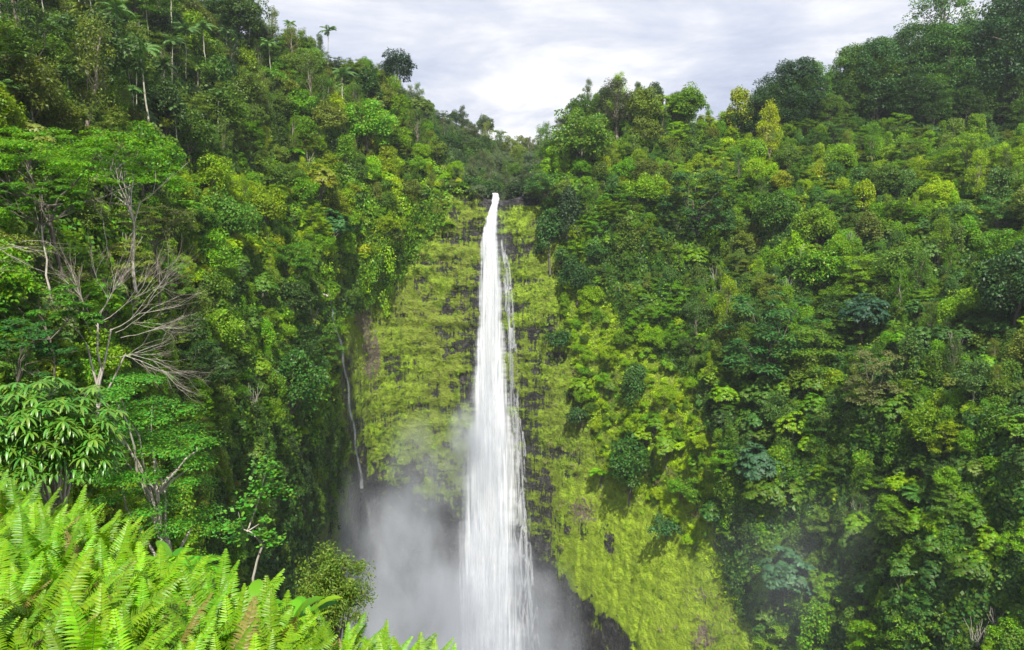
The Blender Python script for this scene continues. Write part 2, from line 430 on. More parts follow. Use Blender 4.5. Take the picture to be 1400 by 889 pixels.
def trunk_mb(h, r, targets, rng, fork=0.35, m=0, lean=0.05, seg=7):
    mb = MB()
    top = np.array([rng.normal(0, lean * h), rng.normal(0, lean * h), h])
    t = limb(np.array([0, 0, -1.5]), top, 8, 0, rng, 0.05)
    mb.tube(t, np.linspace(r * 1.15, r * 0.35, 8), seg, m)
    for q in targets:
        f = np.clip(fork + (1 - fork) * rng.random() * 0.8, 0, 0.95)
        f = min(f, max(fork * 0.7, (q[2] / h) * 0.85))
        k = f * 7; i = int(k); a = t[i] + (t[min(i + 1, 7)] - t[i]) * (k - i)
        ln = np.linalg.norm(q - a)
        mb.tube(limb(a, q, 5, 0.08, rng, 0.07), np.linspace(max(0.03, r * 0.42 * (1 - f * 0.5)), 0.02 + r * 0.05, 5), 5, m)
    return mb

def sp_dome(rng, h=8.6, R=4.2, K=54, per=125, L=0.42, W=0.24, leaf=None, zs=0.8):
    """broad evergreen with a lumpy domed crown"""
    u = rand_dirs(K, rng, -0.85)
    asym = 1 + 0.25 * np.sin(np.arctan2(u[:, 1], u[:, 0]) * 2 + rng.uniform(0, 6))
    bc = u * np.array([R, R, R * 0.85]) * (0.55 + 0.35 * rng.random((K, 1))) * asym[:, None]
    bc[:, 2] += h - R * 0.65
    br = R * rng.uniform(0.2, 0.38, K)
    cr = MB(); blob_leaves(cr, bc, br, per, L, W, rng, zs)
    return trunk_mb(h * 0.72, 0.05 + h * 0.022, bc[rng.choice(K, 10, False)], rng), cr

def sp_grand(rng, h=18, R=7.0, K=150, per=95, L=0.42, W=0.25):
    """big ridge tree whose crown is broken into many hanging clumps"""
    z = rng.random(K) ** .8; a = rng.uniform(0, 6.28, K)
    prof = np.sin(math.pi * np.clip(z * .78 + .18, 0, 1)) ** .6
    rr = R * prof * (.45 + .55 * rng.random(K) ** .5) * (1 + .22 * np.sin(a * 3 + rng.uniform(0, 6)))
    bc = np.stack([rr * np.cos(a), rr * np.sin(a), h * (.12 + .84 * z)], -1)
    cr = MB(); blob_leaves(cr, bc, R * rng.uniform(.12, .24, K), per, L, W, rng, .9, -.5, .3, upb=.6)
    return trunk_mb(h * .75, .45, bc[rng.choice(K, 16, False)], rng), cr

def sp_snag(rng, h=7):
    """dead standing tree"""
    K = 22; u = rand_dirs(K, rng, .0); q = u * np.array([2.2, 2.2, 1.6]) * rng.uniform(.5, 1, (K, 1)); q[:, 2] += h * .8
    return trunk_mb(h * .75, .09, q[:9], rng, fork=.2), trunk_mb(h * .3, .02, q[:2], rng)

def sp_layer(rng, h=8, R=4.3, K=46, per=150, L=0.3, W=0.17, thick=0.3, z0=0.22, flat=1.0):
    """flat layered pads of fine leaves on spreading limbs"""
    a = rng.uniform(0, 2 * math.pi, K); rr = np.sqrt(rng.random(K)) * R
    lvl = rng.random(K)
    rr = np.minimum(rr, R * (1 - 0.45 * lvl ** 2))
    bc = np.stack([rr * np.cos(a), rr * np.sin(a), h * (z0 + (1 - z0) * lvl) - rr * 0.12 + rng.normal(0, 0.12, K)], -1)
    br = R * rng.uniform(0.14, 0.3, K)
    cr = MB(); blob_leaves(cr, bc, br, per, L, W, rng, thick * 1.6, -0.25, 0.08, upb=1.1, shell=0.1, nj=0.3)
    return trunk_mb(h * 0.6, 0.05 + h * 0.02, bc[rng.choice(K, min(K, 16), False)], rng, fork=0.25), cr

def sp_rosette(rng, h=7, R=2.8, K=200, L=0.62, W=0.24, nl=8, m=1):
    """big palmate leaves in whorls, held like small umbrellas"""
    u = rand_dirs(K, rng, -0.3)
    lump = 0.75 + 0.3 * np.sin(u[:, 0] * 3.1 + rng.uniform(0, 6)) * np.sin(u[:, 1] * 3.7 + rng.uniform(0, 6)) + 0.15 * rng.random(K)
    c = u * np.array([R, R, R * 0.9]) * lump[:, None]; c[:, 2] += h - R * 0.7
    ax = norm(u * 0.7 + UP * 0.8 + rng.normal(0, 0.25, (K, 3)))
    e1 = norm(np.cross(ax, rng.normal(0, 1, (K, 3)))); e2 = np.cross(ax, e1)
    cr = MB()
    for k in range(nl):
        t = 2 * math.pi * k / nl + rng.normal(0, 0.15, K)
        d = norm(e1 * np.cos(t)[:, None] + e2 * np.sin(t)[:, None] - ax * 0.35)
        n = norm(ax + d * 0.35)
        cr.leaf(c, d, n, L * rng.uniform(0.75, 1.1, K), W, m, mid=0.6)
    return trunk_mb(h * 0.8, 0.05 + h * 0.018, c[rng.choice(K, 14, False)], rng, fork=0.3), cr

def sp_wispy(rng, h=11, R=2.0, K=40, per=110, L=0.26, W=0.11):
    """tall narrow tree with thin upright feathery foliage"""
    z = rng.random(K); a = rng.uniform(0, 6.28, K)
    rr = R * (0.35 + 0.65 * np.sin(math.pi * np.clip(z * 0.85 + 0.12, 0, 1))) * rng.random(K) ** 0.5
    bc = np.stack([rr * np.cos(a), rr * np.sin(a), h * (0.25 + 0.75 * z)], -1)
    cr = MB(); blob_leaves(cr, bc, R * rng.uniform(0.25, 0.45, K), per, L, W, rng, 1.3, -0.8, 0.3, upb=0.25, shell=0.25, nj=0.7)
    return trunk_mb(h * 0.9, 0.04 + h * 0.013, bc[rng.choice(K, 16, False)], rng, fork=0.2), cr

def sp_drape(rng, h=7, R=2.6, K=34, per=150, L=0.3, W=0.24):
    """tree smothered in climbing vines that hang down in curtains"""
    a = rng.uniform(0, 6.28, K); z = rng.random(K) ** 0.8
    rr = R * (0.45 + 0.4 * (1 - z)) * rng.uniform(0.7, 1.1, K)
    bc = np.stack([rr * np.cos(a), rr * np.sin(a), h * (0.12 + 0.85 * z)], -1)
    bc[:5, :2] *= 0.3; bc[:5, 2] = h * rng.uniform(0.85, 1.0, 5)
    cr = MB(); blob_leaves(cr, bc, R * rng.uniform(0.22, 0.4, K), per, L, W, rng, 1.5, -0.7, 0.6, upb=0.15, shell=0.6, nj=0.35)
    return trunk_mb(h * 0.8, 0.16, bc[:5], rng), cr

def sp_shrub(rng, h=2.8, R=1.9, K=16, per=110, L=0.26, W=0.17):
    u = rand_dirs(K, rng, -0.1)
    bc = u * np.array([R, R, h * 0.5]) * (0.4 + 0.5 * rng.random((K, 1))); bc[:, 2] += h * 0.42
    cr = MB(); blob_leaves(cr, bc, R * rng.uniform(0.28, 0.5, K), per, L, W, rng, 0.85)
    return trunk_mb(h * 0.6, 0.07, bc[:6], rng), cr

def frond_strip(cr, base, az, elev, L, rng, n=9, leaflet=0.45, w=0.09, m=1, curl=1.5, lw=0.5):
    """one pinnate frond: arching midrib with paired leaflets"""
    t = np.linspace(0, 1, n + 1); el = elev - curl * t ** 1.3
    dl = L / n; h = np.array([math.cos(az), math.sin(az), 0])
    pts = [base]
    for k in range(n): pts.append(pts[-1] + dl * (h * math.cos(el[k]) + UP * math.sin(el[k])))
    pts = np.array(pts)
    side = np.array([-h[1], h[0], 0.0])
    T = norm(np.gradient(pts, axis=0)); U = norm(np.cross(side, T)) * -1
    sl = leaflet * np.sin(math.pi * np.clip(t * 0.8 + 0.16, 0, 1)) ** 0.7
    for s in (-1, 1):
        for sub in (0.0, 0.5):
            p = pts[1:-1] + (pts[2:] - pts[1:-1]) * sub
            d = norm(side * s * 0.9 + T[1:-1] * 0.55 - UP * lw + rng.normal(0, 0.06, (n - 1, 3)))
            nn = norm(U[1:-1] + side * s * 0.4)
            cr.leaf(p, d, nn, sl[1:-1] * L * 0.45, w, m, mid=0.4)
    cr.tube(pts, np.linspace(0.035, 0.01, n + 1) * (L / 2.5) + 0.004, 3, m)

def sp_palm(rng, h=9.5, nf=13, L=2.6):
    """slender ringed trunk, green crownshaft, arching pinnate fronds"""
    tr = MB(); top = np.array([rng.normal(0, .35), rng.normal(0, .35), h])
    p = limb(np.array([0, 0, -1.0]), top, 10, 0, rng, 0.02)
    tr.tube(p, np.linspace(0.12, 0.07, 10), 7, 0)
    cr = MB()
    cr.tube(np.array([top, top + [0, 0, .5], top + [0, 0, 1.0]]), [0.12, 0.13, 0.06], 7, 1)
    for k in range(nf):
        e = rng.uniform(0.0, 1.35)
        frond_strip(cr, top + [0, 0, .9], 2 * math.pi * k / nf * 2.4 + rng.normal(0, .2), e, L * rng.uniform(.9, 1.2), rng, 10, 0.62, 0.17, 1, 1.75, 0.8)
    return tr, cr

def sp_treefern(rng, h=1.6, nf=14, L=1.7):
    tr = MB(); tr.tube(limb(np.array([0, 0, -.8]), np.array([0, 0, h]), 5, 0, rng), np.linspace(.13, .1, 5), 6, 0)
    cr = MB()
    for k in range(nf):
        frond_strip(cr, np.array([0, 0, h]), 2 * math.pi * k / nf + rng.normal(0, .15), rng.uniform(.3, .85), L * rng.uniform(.85, 1.1), rng, 9, 0.75, 0.14, 1, 1.3, 0.15)
    return tr, cr

def sp_bigleaf(rng, h=1.3, nl=9):
    """banana-like clump of broad bright leaves"""
    tr = MB(); tr.tube(limb(np.array([0, 0, -.6]), np.array([0, 0, h * .7]), 4, 0, rng), [.12, .1, .09, .06], 6, 1)
    cr = MB()
    for k in range(nl):
        a = 2 * math.pi * k / nl + rng.normal(0, .3); e0 = rng.uniform(.4, 1.2); L = rng.uniform(1.2, 1.9)
        n = 6; t = np.linspace(0, 1, n + 1); pts = [np.array([0, 0, h * .6])]
        hd = np.array([math.cos(a), math.sin(a), 0]); sd = np.array([-hd[1], hd[0], 0])
        for q in range(n):
            e = e0 - 1.5 * t[q] ** 1.5; pts.append(pts[-1] + L / n * (hd * math.cos(e) + UP * math.sin(e)))
        pts = np.array(pts); w = 0.27 * np.sin(math.pi * np.clip(t * .85 + .1, 0, 1)) ** .6; w[-1] = 0.02; w[0] = .03
        V = np.stack([pts + sd * w[:, None] + UP * .06, pts, pts - sd * w[:, None] + UP * .06], 1).reshape(-1, 3)
        i = np.arange(n) * 3
        cr.add(V, np.concatenate([np.stack([i, i + 1, i + 4, i + 3], -1), np.stack([i + 1, i + 2, i + 5, i + 4], -1)]), 1)
    return tr, cr

def gc_mound(rng, n=90, R=1.1, L=0.26, W=0.2):
    u = rand_dirs(n, rng, 0.05); c = u * np.array([R, R, 0.55]) * rng.uniform(0.7, 1.05, (n, 1)) + rng.normal(0, .12, (n, 3))
    nn = norm(u * .5 + UP * .6 + rng.normal(0, .35, (n, 3))); d = rng.normal(0, 1, (n, 3)); d = norm(d - nn * np.sum(d * nn, -1, keepdims=True))
    mb = MB(); s = rng.uniform(.6, 1.2, n); mb.leaf(c, d, nn, L * s, W * s, 1); return mb
def gc_grass(rng, n=90, R=0.55, L=0.9):
    a = rng.uniform(0, 6.28, n); r = R * np.sqrt(rng.random(n))
    b = np.stack([r * np.cos(a), r * np.sin(a), 0 * a], -1)
    o = norm(np.stack([np.cos(a), np.sin(a), rng.uniform(.5, 2.2, n)], -1) + rng.normal(0, .3, (n, 3)))
    mb = MB(); s = rng.uniform(.6, 1.2, n) * L
    sd = norm(np.cross(o, UP)); w = 0.035
    m1 = b + o * s[:, None] * .55; m2 = m1 + norm(o - UP * 1.1) * s[:, None] * .5
    V = np.stack([b - sd * w, b + sd * w, m1 + sd * w * .8, m1 - sd * w * .8, m2 + sd * w * .15, m2 - sd * w * .15], 1).reshape(-1, 3)
    i = np.arange(n) * 6
    mb.add(V, np.concatenate([np.stack([i, i + 1, i + 2, i + 3], -1), np.stack([i + 3, i + 2, i + 4, i + 5], -1)]), 1); return mb
def gc_fern(rng, nf=9, L=1.0):
    mb = MB()
    for k in range(nf): frond_strip(mb, np.zeros(3), 6.28 * k / nf + rng.normal(0, .2), rng.uniform(.4, 1.1), L * rng.uniform(.7, 1.1), rng, 7, .6, .1, 1, 1.2, .1)
    return mb
def gc_hang(rng, n=150, H=3.0):
    """creeper hanging down a rock face"""
    z = -rng.random(n) ** .8 * H; x = rng.normal(0, .45, n) * (1 + z * .12); y = -rng.uniform(.05, .3, n)
    st = np.round(x * 4) / 4 + .05 * np.sin(z * 3)
    c = np.stack([st + rng.normal(0, .05, n), y, z], -1)
    nn = norm(np.array([0, -1, .5]) + rng.normal(0, .4, (n, 3))); d = norm(np.array([0, 0, -1.0]) + rng.normal(0, .5, (n, 3)))
    mb = MB(); mb.leaf(c, d, nn, .2, .15, 1); return mb

BARKS = {'dome': M_BARK, 'layer': M_BARK, 'rosette': M_BARK, 'wispy': M_TWIG, 'drape': M_BARK, 'shrub': M_BARK, 'palm': M_PALMT, 'grand': M_BARK, 'snag': M_DEAD, 'treefern': M_BARK, 'bigleaf': M_LEAF}
GENS = {'dome': (sp_dome, 5), 'layer': (sp_layer, 5), 'rosette': (sp_rosette, 4), 'wispy': (sp_wispy, 4), 'drape': (sp_drape, 4), 'shrub': (sp_shrub, 4),
        'palm': (sp_palm, 4), 'grand': (sp_grand, 4), 'snag': (sp_snag, 3), 'treefern': (sp_treefern, 2), 'bigleaf': (sp_bigleaf, 2)}
PROTO = {}   # kind -> list of (trunk mesh, crown mesh)
STORE = bpy.data.collections.new('plant_shapes')   # not linked to the scene: only instanced
KINDS = []
def store(nm, me):
    o = bpy.data.objects.new('%03d_%s' % (len(KINDS), nm), me); STORE.objects.link(o); KINDS.append(nm)
IDX = {}
for kname, (fn, nv) in GENS.items():
    PROTO[kname] = []; IDX[kname] = []
    for v in range(nv):
        rng = np.random.default_rng(100 + v * 13 + sum(map(ord, kname)))
        tr, cr = fn(rng)
        tm = tr.mesh('trunk', [BARKS[kname], M_LEAF]); cm_ = cr.mesh('crown', [BARKS[kname], M_LEAF])
        PROTO[kname].append((tm, cm_))
        both = MB(); a = tr.data(); both.V.append(a[0]); both.F.append(a[1]); both.M.append(a[2]); both.n = len(a[0])
        c = cr.data(); both.V.append(c[0]); both.F.append(c[1] + both.n); both.M.append(c[2])
        IDX[kname].append(len(KINDS)); store(kname, both.mesh('whole_' + kname, [BARKS[kname], M_LEAF]))
for gname, fn, nv in (('mound', gc_mound, 4), ('grass', gc_grass, 3), ('fern', gc_fern, 2), ('hang', gc_hang, 2)):
    IDX[gname] = []
    for v in range(nv):
        mb = fn(np.random.default_rng(500 + v + len(KINDS)))
        IDX[gname].append(len(KINDS)); store(gname, mb.mesh('cover_' + gname, [M_BARK, M_LEAF]))

def instancer(name, pts, rot, scale, tint, idx, label, cat):
    """one object of uncountable plants, scattered by geometry nodes"""
    me = bpy.data.meshes.new(name); n = len(pts)
    me.vertices.add(n); me.vertices.foreach_set('co', np.asarray(pts, np.float32).ravel())
    for nm, ty, arr, key in (('rot', 'FLOAT_VECTOR', rot, 'vector'), ('scl', 'FLOAT_VECTOR', scale, 'vector'), ('idx', 'INT', idx, 'value')):
        a = me.attributes.new(nm, ty, 'POINT'); a.data.foreach_set(key, np.asarray(arr, np.int32 if ty == 'INT' else np.float32).ravel())
    a = me.attributes.new('tint', 'FLOAT_COLOR', 'POINT')
    a.data.foreach_set('color', np.concatenate([np.asarray(tint, np.float32), np.ones((n, 1), np.float32)], 1).ravel())
    me.materials.append(M_LEAF)
    o = link(name, me)
    ng = bpy.data.node_groups.new('scatter_' + name, 'GeometryNodeTree')
    ng.interface.new_socket('Geometry', in_out='INPUT', socket_type='NodeSocketGeometry')
    ng.interface.new_socket('Geometry', in_out='OUTPUT', socket_type='NodeSocketGeometry')
    gi = ng.nodes.new('NodeGroupInput'); go = ng.nodes.new('NodeGroupOutput')
    ci = ng.nodes.new('GeometryNodeCollectionInfo'); ci.inputs['Collection'].default_value = STORE
    ci.inputs['Separate Children'].default_value = True; ci.inputs['Reset Children'].default_value = True
    ip = ng.nodes.new('GeometryNodeInstanceOnPoints'); ip.inputs['Pick Instance'].default_value = True
    def na(nm, ty):
        q = ng.nodes.new('GeometryNodeInputNamedAttribute'); q.data_type = ty; q.inputs[0].default_value = nm; return q.outputs[0]
    e = ng.nodes.new('FunctionNodeEulerToRotation')
    L = ng.links.new
    L(gi.outputs[0], ip.inputs['Points']); L(ci.outputs[0], ip.inputs['Instance'])
    L(na('idx', 'INT'), ip.inputs['Instance Index']); L(na('rot', 'FLOAT_VECTOR'), e.inputs[0]); L(e.outputs[0], ip.inputs['Rotation'])
    L(na('scl', 'FLOAT_VECTOR'), ip.inputs['Scale']); L(ip.outputs[0], go.inputs[0])
    md = o.modifiers.new('scatter', 'NODES'); md.node_group = ng
    return props(o, label=label, cat=cat, kind='stuff')

def eulers(nrm, yaw):
    """rotations that carry local Z onto nrm after a spin of yaw"""
    out = np.zeros((len(nrm), 3))
    for i in range(len(nrm)):
        q = Vector((0, 0, 1)).rotation_difference(Vector(nrm[i])) @ Quaternion((0, 0, 1), float(yaw[i]))
        out[i] = q.to_euler()
    return out

# ------------------------------------------------------------------ colours of the plant kinds (albedo; the dark ones also stand for shade)
def C(*a): return np.array(a, float)
GREENS = dict(
    deep=C(.036, .084, .016), mid=C(.070, .150, .019), blue=C(.058, .135, .028), fresh=C(.115, .24, .019), lime=C(.20, .34, .018),
    olive=C(.105, .165, .028), dry=C(.14, .13, .06), yellow=C(.21, .30, .022), dark=C(.022, .052, .013), grey=C(.085, .125, .055))

def zone(x, y):
    """what grows where: kind weights, colour weights, crown size factor"""
    if y > 262 and cliffL(y) < x < cliffR(y): return None
    if x < 690:
        if y < 190 and x < 330:   return dict(k=dict(dome=4, layer=3, drape=3, wispy=2, palm=1.5), c=dict(deep=4, mid=3.5, olive=3, dark=3, fresh=1.5), s=.9)  # dark and deep weights paint the shady hollows between the palms
        if y < 230:               return dict(k=dict(dome=4, layer=3, drape=2, wispy=3, rosette=1), c=dict(mid=4, olive=4, fresh=2.5, yellow=1, deep=1.5), s=.8)
        if y < 400 and x > 240:   return dict(k=dict(shrub=5, dome=3, drape=3, layer=2, rosette=2, wispy=1), c=dict(fresh=5, lime=3, mid=3, yellow=2, olive=2), s=.72)
        if x < 270:               return dict(k=dict(layer=4, dome=3, drape=3, rosette=2, shrub=3), c=dict(mid=4, fresh=4, olive=3, lime=1, deep=2), s=.6)
        if y > 600:               return dict(k=dict(drape=4, shrub=4, rosette=2), c=dict(dark=1.5, deep=4, mid=4, olive=1.5), s=.6)
        return dict(k=dict(drape=4, dome=3, rosette=2, shrub=4, layer=1), c=dict(mid=4, deep=2, fresh=4, olive=2.5, lime=.7), s=.7)
    # right side
    if x > 1020 and y < 185:      return dict(k=dict(grand=6, dome=1), c=dict(blue=3, deep=3, mid=4), s=1.0)  # darker leaf colours paint cloud shade over the ridge grove
    if x < meadR(y):              return dict(k=dict(shrub=6, dome=2, rosette=2, drape=1, treefern=.6), c=dict(fresh=5, lime=4, mid=2), s=.5) if y > 400 else dict(k=dict(shrub=6, layer=3, dome=3, drape=2, wispy=2), c=dict(fresh=3, mid=3, lime=2.5, grey=2, olive=2), s=.75)
    if y < 215 and x > 1030:      return dict(k=dict(layer=4, shrub=4, drape=3, dome=2), c=dict(mid=4, fresh=4, blue=2, olive=2), s=.75)
    if y < 300:                   return dict(k=dict(layer=4, dome=3, wispy=1, shrub=4, drape=4), c=dict(mid=3.5, fresh=3.5, yellow=1.5, lime=1.5, blue=2, olive=3), s=.85)
    if y < 560:                   return dict(k=dict(layer=4, dome=2, rosette=2, drape=4, wispy=1, shrub=4), c=dict(mid=4, blue=3, fresh=3.5, olive=2.5, lime=1.2, deep=1.2), s=.85)
    return dict(k=dict(rosette=5, layer=3, drape=4, dome=1, shrub=4), c=dict(blue=3, mid=4, deep=1.5, fresh=3, lime=.8, olive=1), s=.8)

SIZE = dict(grand=13, snag=4, dome=8.5, layer=9, rosette=6, wispy=5, drape=6, shrub=4, palm=5.5, treefern=3.4)
HGT = dict(grand=18, snag=7, dome=9, layer=8, rosette=7.5, wispy=11, drape=7, shrub=2.8, palm=11, treefern=2.2)
def pick(d, r):
    ks = list(d); w = np.cumsum([d[k] for k in ks]); return ks[int(np.searchsorted(w, r * w[-1]))]

PALM_POS = [(22, 196, 128), (103, 168, 106), (140, 102, 2), (168, 114, 22), (211, 190, 78), (257, 108, 48), (285, 104, 44), (247, 210, 152), (342, 60, 18), (448, 92, 48), (467, 165, 104), (96, 540, 455)]
def scatter_trees(ntry, seed, pack, smul, far=False, xr=(-120, 1520), yr=(-20, 1000), small=False):
    rng = np.random.default_rng(seed); res = []; cell = {}
    X = rng.uniform(*xr, ntry); Y = rng.uniform(*yr, ntry)
    Pn = unproj(X, Y, bilin(X, Y)); patch = fbm(Pn * .05, 301 + seed, 2) * .5 + .5
    for i in range(ntry):
        x, y = X[i], Y[i]
        if far:
            if y < np.interp(x, FTX, FTY) + 4 or y > 268 or y > top_y(x) + 30: continue
            z = dict(k=dict(dome=5, layer=2, wispy=2), c=dict(deep=4, grey=3, mid=2, olive=1.5), s=.85)  # deep and grey tints stand for cloud shade on the far hills
        else:
            if y < top_y(x) + 3: continue
            if 640 < x < 735 and y < 280: continue
            if any(abs(x - a) < 13 and c - 14 < y < b + 55 for a, b, c in PALM_POS): continue
            z = zone(x, y)
            if z is None: continue
            if x < meadR(y) and x > 700 and y > 420 and rng.random() < (.62 if y < 690 else .88): continue
            if 735 < x and x < 1040 and y > 760: continue
        kd = dict(z['k'])
        if small: kd = {'shrub': 3, 'drape': 1, 'rosette': 1, 'treefern': .25}
        k = pick(kd, rng.random()); s = z['s'] * smul * float(np.exp(rng.normal(0, .3)))
        if k in ('layer', 'dome', 'drape') and rng.random() < .008: k = 'snag'; s = .9
        D = float((far_D if far else bilin)(x, y))
        rpx = SIZE[k] * s / D * F * .5 * pack
        cx, cy = int(x // 60), int(y // 60); ok = True
        for a in (-1, 0, 1):
            for b in (-1, 0, 1):
                for (qx, qy, qr) in cell.get((cx + a, cy + b), ()):
                    if (qx - x) ** 2 + ((qy - y) * 1.25) ** 2 < (.5 * (qr + rpx)) ** 2 * 4 * .55: ok = False; break
                if not ok: break
            if not ok: break
        if not ok: continue
        cell.setdefault((cx, cy), []).append((x, y, rpx))
        # neighbours tend to share a colour: the patch noise shifts the draw
        c = pick(z['c'], float(np.clip(patch[i] * .6 + rng.random() * .7 - .15, 0, .999)))
        t = GREENS[c] * rng.uniform(.8, 1.25) * np.array([rng.uniform(.95, 1.3), 1.04, rng.uniform(.7, 1.1)])
        if c in ('lime', 'yellow') and SIZE[k] * s / D * F > 45: t = t * .75
        res.append(dict(x=x, y=y, k=k, s=s, c=c, t=t, D=D, px=SIZE[k] * s / D * F, v=int(rng.integers(0, 99)), yaw=rng.uniform(0, 6.28), far=far, tilt=rng.normal(0, .05, 2)))
    return res
# ------------------------------------------------------------------ the forest
big = scatter_trees(26000, 1, .74, 1.0)
mids = scatter_trees(26000, 2, .72, .62)
fars = scatter_trees(9000, 3, .72, 1.0, far=True, xr=(450, 900), yr=(100, 275))
def tree_bases(L, push=0.0):
    x = np.array([t['x'] for t in L]); y = np.array([t['y'] for t in L])
    P = np.zeros((len(L), 3))
    f = np.array([t['far'] for t in L])
    if (~f).any(): P[~f] = surf(x[~f], y[~f])[0]
    if f.any(): P[f] = surf(x[f], y[f], True)[0]
    return P
stuffs = mids + fars
PB = tree_bases(big); PS = tree_bases(stuffs)
order = np.argsort([-t['px'] for t in big])
NIND = 240
ind = set(order[:NIND].tolist())
rest = [i for i in range(len(big)) if i not in ind]
print('TREES', len(big), len(mids), len(fars))
def to_arrays(L, P):
    idx = [IDX[t['k']][t['v'] % len(IDX[t['k']])] for t in L]
    rot = [(t['tilt'][0], t['tilt'][1], t['yaw']) for t in L]
    s = np.array([t['s'] for t in L]); scl = np.stack([s, s, s * .95], -1)
    return P, rot, scl, [t['t'] for t in L], idx
instancer('forest', *to_arrays([big[i] for i in rest] + stuffs, np.concatenate([PB[rest], PS])), 'dense green rainforest filling the slopes between the larger trees', 'forest')

# undergrowth over every surface
rng = np.random.default_rng(11)
n = 44000
X = rng.uniform(-150, 1550, n); Y = rng.uniform(-40, 1000, n)
ok = (Y > top_y(X) + 1) & ~((X > 646) & (X < 735) & (Y < 285))
X, Y = X[ok], Y[ok]; P, Nn = surf(X, Y)
cm = cliff_mask(X, Y) > .5; mead = (X > cliffR(Y)) & (X < meadR(Y)) & (Y > 262)
pn = fbm(P * .12, 400, 3); pn2 = fbm(P * .05, 410, 2)
nearfall = np.abs(X - 688) < np.interp(Y, [272, 500, 760], [30, 50, 75])
under = Y > under_y(X) - 8
smooth = (X > 735) & (Y > 690)
# on the cliff: only tufts and creepers, thin
keep = np.where(cm, (rng.random(len(X)) < np.where(nearfall, .12, np.where(Y < 400, .6, .45))) & ~(under) & ~(smooth & (rng.random(len(X)) < .2)), np.arange(len(X)) < 36000)
X, Y, P, Nn, cm, mead, pn, pn2 = [a[keep] for a in (X, Y, P, Nn, cm, mead, pn, pn2)]
n = len(X); r = rng.random(n); kind = np.empty(n, object); tint = np.zeros((n, 3)); s = np.zeros(n)
zt = {}
for i in range(n):
    if cm[i]:
        kind[i] = 'grass' if r[i] < .4 else ('hang' if r[i] < .5 else 'mound'); s[i] = rng.uniform(.2, .6)
        tint[i] = GREENS['yellow'] if r[i] < .3 else (GREENS['lime'] if pn[i] > -.1 else GREENS['fresh'])
        if r[i] > .8: tint[i] = GREENS['fresh'] if r[i] > .9 else GREENS['mid']
        if X[i] > 720: tint[i] = tint[i] * .5 + GREENS['lime'] * .5
        if pn2[i] > .15 and r[i] < .4: tint[i] = C(.2, .19, .08)
    elif mead[i]:
        kind[i] = 'mound' if r[i] < .66 else ('grass' if r[i] < .85 else 'fern'); s[i] = rng.uniform(.4, 1.0)
        tint[i] = GREENS['lime'] * 1.3 * C(1.15, 1, 1) if pn[i] > -.2 else (GREENS['fresh'] if pn[i] > -.3 else C(.17, .17, .06))
    else:
        z = zone(X[i], Y[i]); kind[i] = 'mound' if r[i] < .75 else ('fern' if r[i] < .85 else 'hang'); s[i] = rng.uniform(1.0, 2.6)
        tint[i] = GREENS[pick(z['c'], float(np.clip(pn[i] * .8 + rng.random() * .6, 0, .999)))] * 1.0 if z else GREENS['mid']
tint *= rng.uniform(.75, 1.3, (n, 1))
yaw = rng.uniform(0, 6.28, n); blend = np.where(cm | mead, .6, .8)[:, None]
nd = norm(Nn * blend + UP * (1 - blend)); rot = eulers(nd, yaw)
hang = kind == 'hang'
rot[hang] = np.stack([rng.normal(0, .1, hang.sum()), 0 * yaw[hang], np.arctan2(-Nn[hang, 0], Nn[hang, 1]) + math.pi], -1)
# turn hanging creepers so that local -Y faces along the outward normal
rot[hang, 2] = np.arctan2(Nn[hang, 0], -Nn[hang, 1])
idx = [IDX[k][int(rng.integers(0, 9)) % len(IDX[k])] for k in kind]
g = cm
instancer('undergrowth', P[~g], rot[~g], np.repeat(s[~g, None], 3, 1), tint[~g], [idx[i] for i in np.where(~g)[0]], 'leafy undergrowth, vines and low ferns covering the valley slopes', 'undergrowth')
instancer('cliff_plants', P[g], rot[g], np.repeat(s[g, None], 3, 1), tint[g], [idx[i] for i in np.where(g)[0]], 'tufts of grass, moss and small creepers clinging to the rock around the waterfall', 'cliff plants')

# bushes over the banks of the stream above the lip and the foot of the far hills
rr = np.random.default_rng(89); n = 1500
X = rr.uniform(560, 800, n); Y = rr.uniform(208, 284, n); Pf, Nf = surf(X, Y, True); tpx = np.abs(X - 690)
ok = (tpx > 14 + (284 - Y) * .1); X, Y, Pf = X[ok], Y[ok], Pf[ok]; n = len(X)
tf = np.array([GREENS[['deep', 'dark', 'mid', 'grey'][int(q)]] for q in rr.integers(0, 4, n)]) * rr.uniform(.8, 1.2, (n, 1))  # dark tints continue the painted cloud shade of the far hills
fi = [IDX['shrub'][int(a) % 4] if b < .55 else IDX['mound'][int(a) % 4] for a, b in zip(rr.integers(0, 9, n), rr.random(n))]
instancer('far_undergrowth', Pf, np.stack([0 * X, 0 * X, rr.uniform(0, 6.28, n)], -1), np.repeat(rr.uniform(.8, 1.9, n)[:, None], 3, 1), tf, fi, 'dark bushes on the far hills and stream banks above the lip', 'undergrowth')
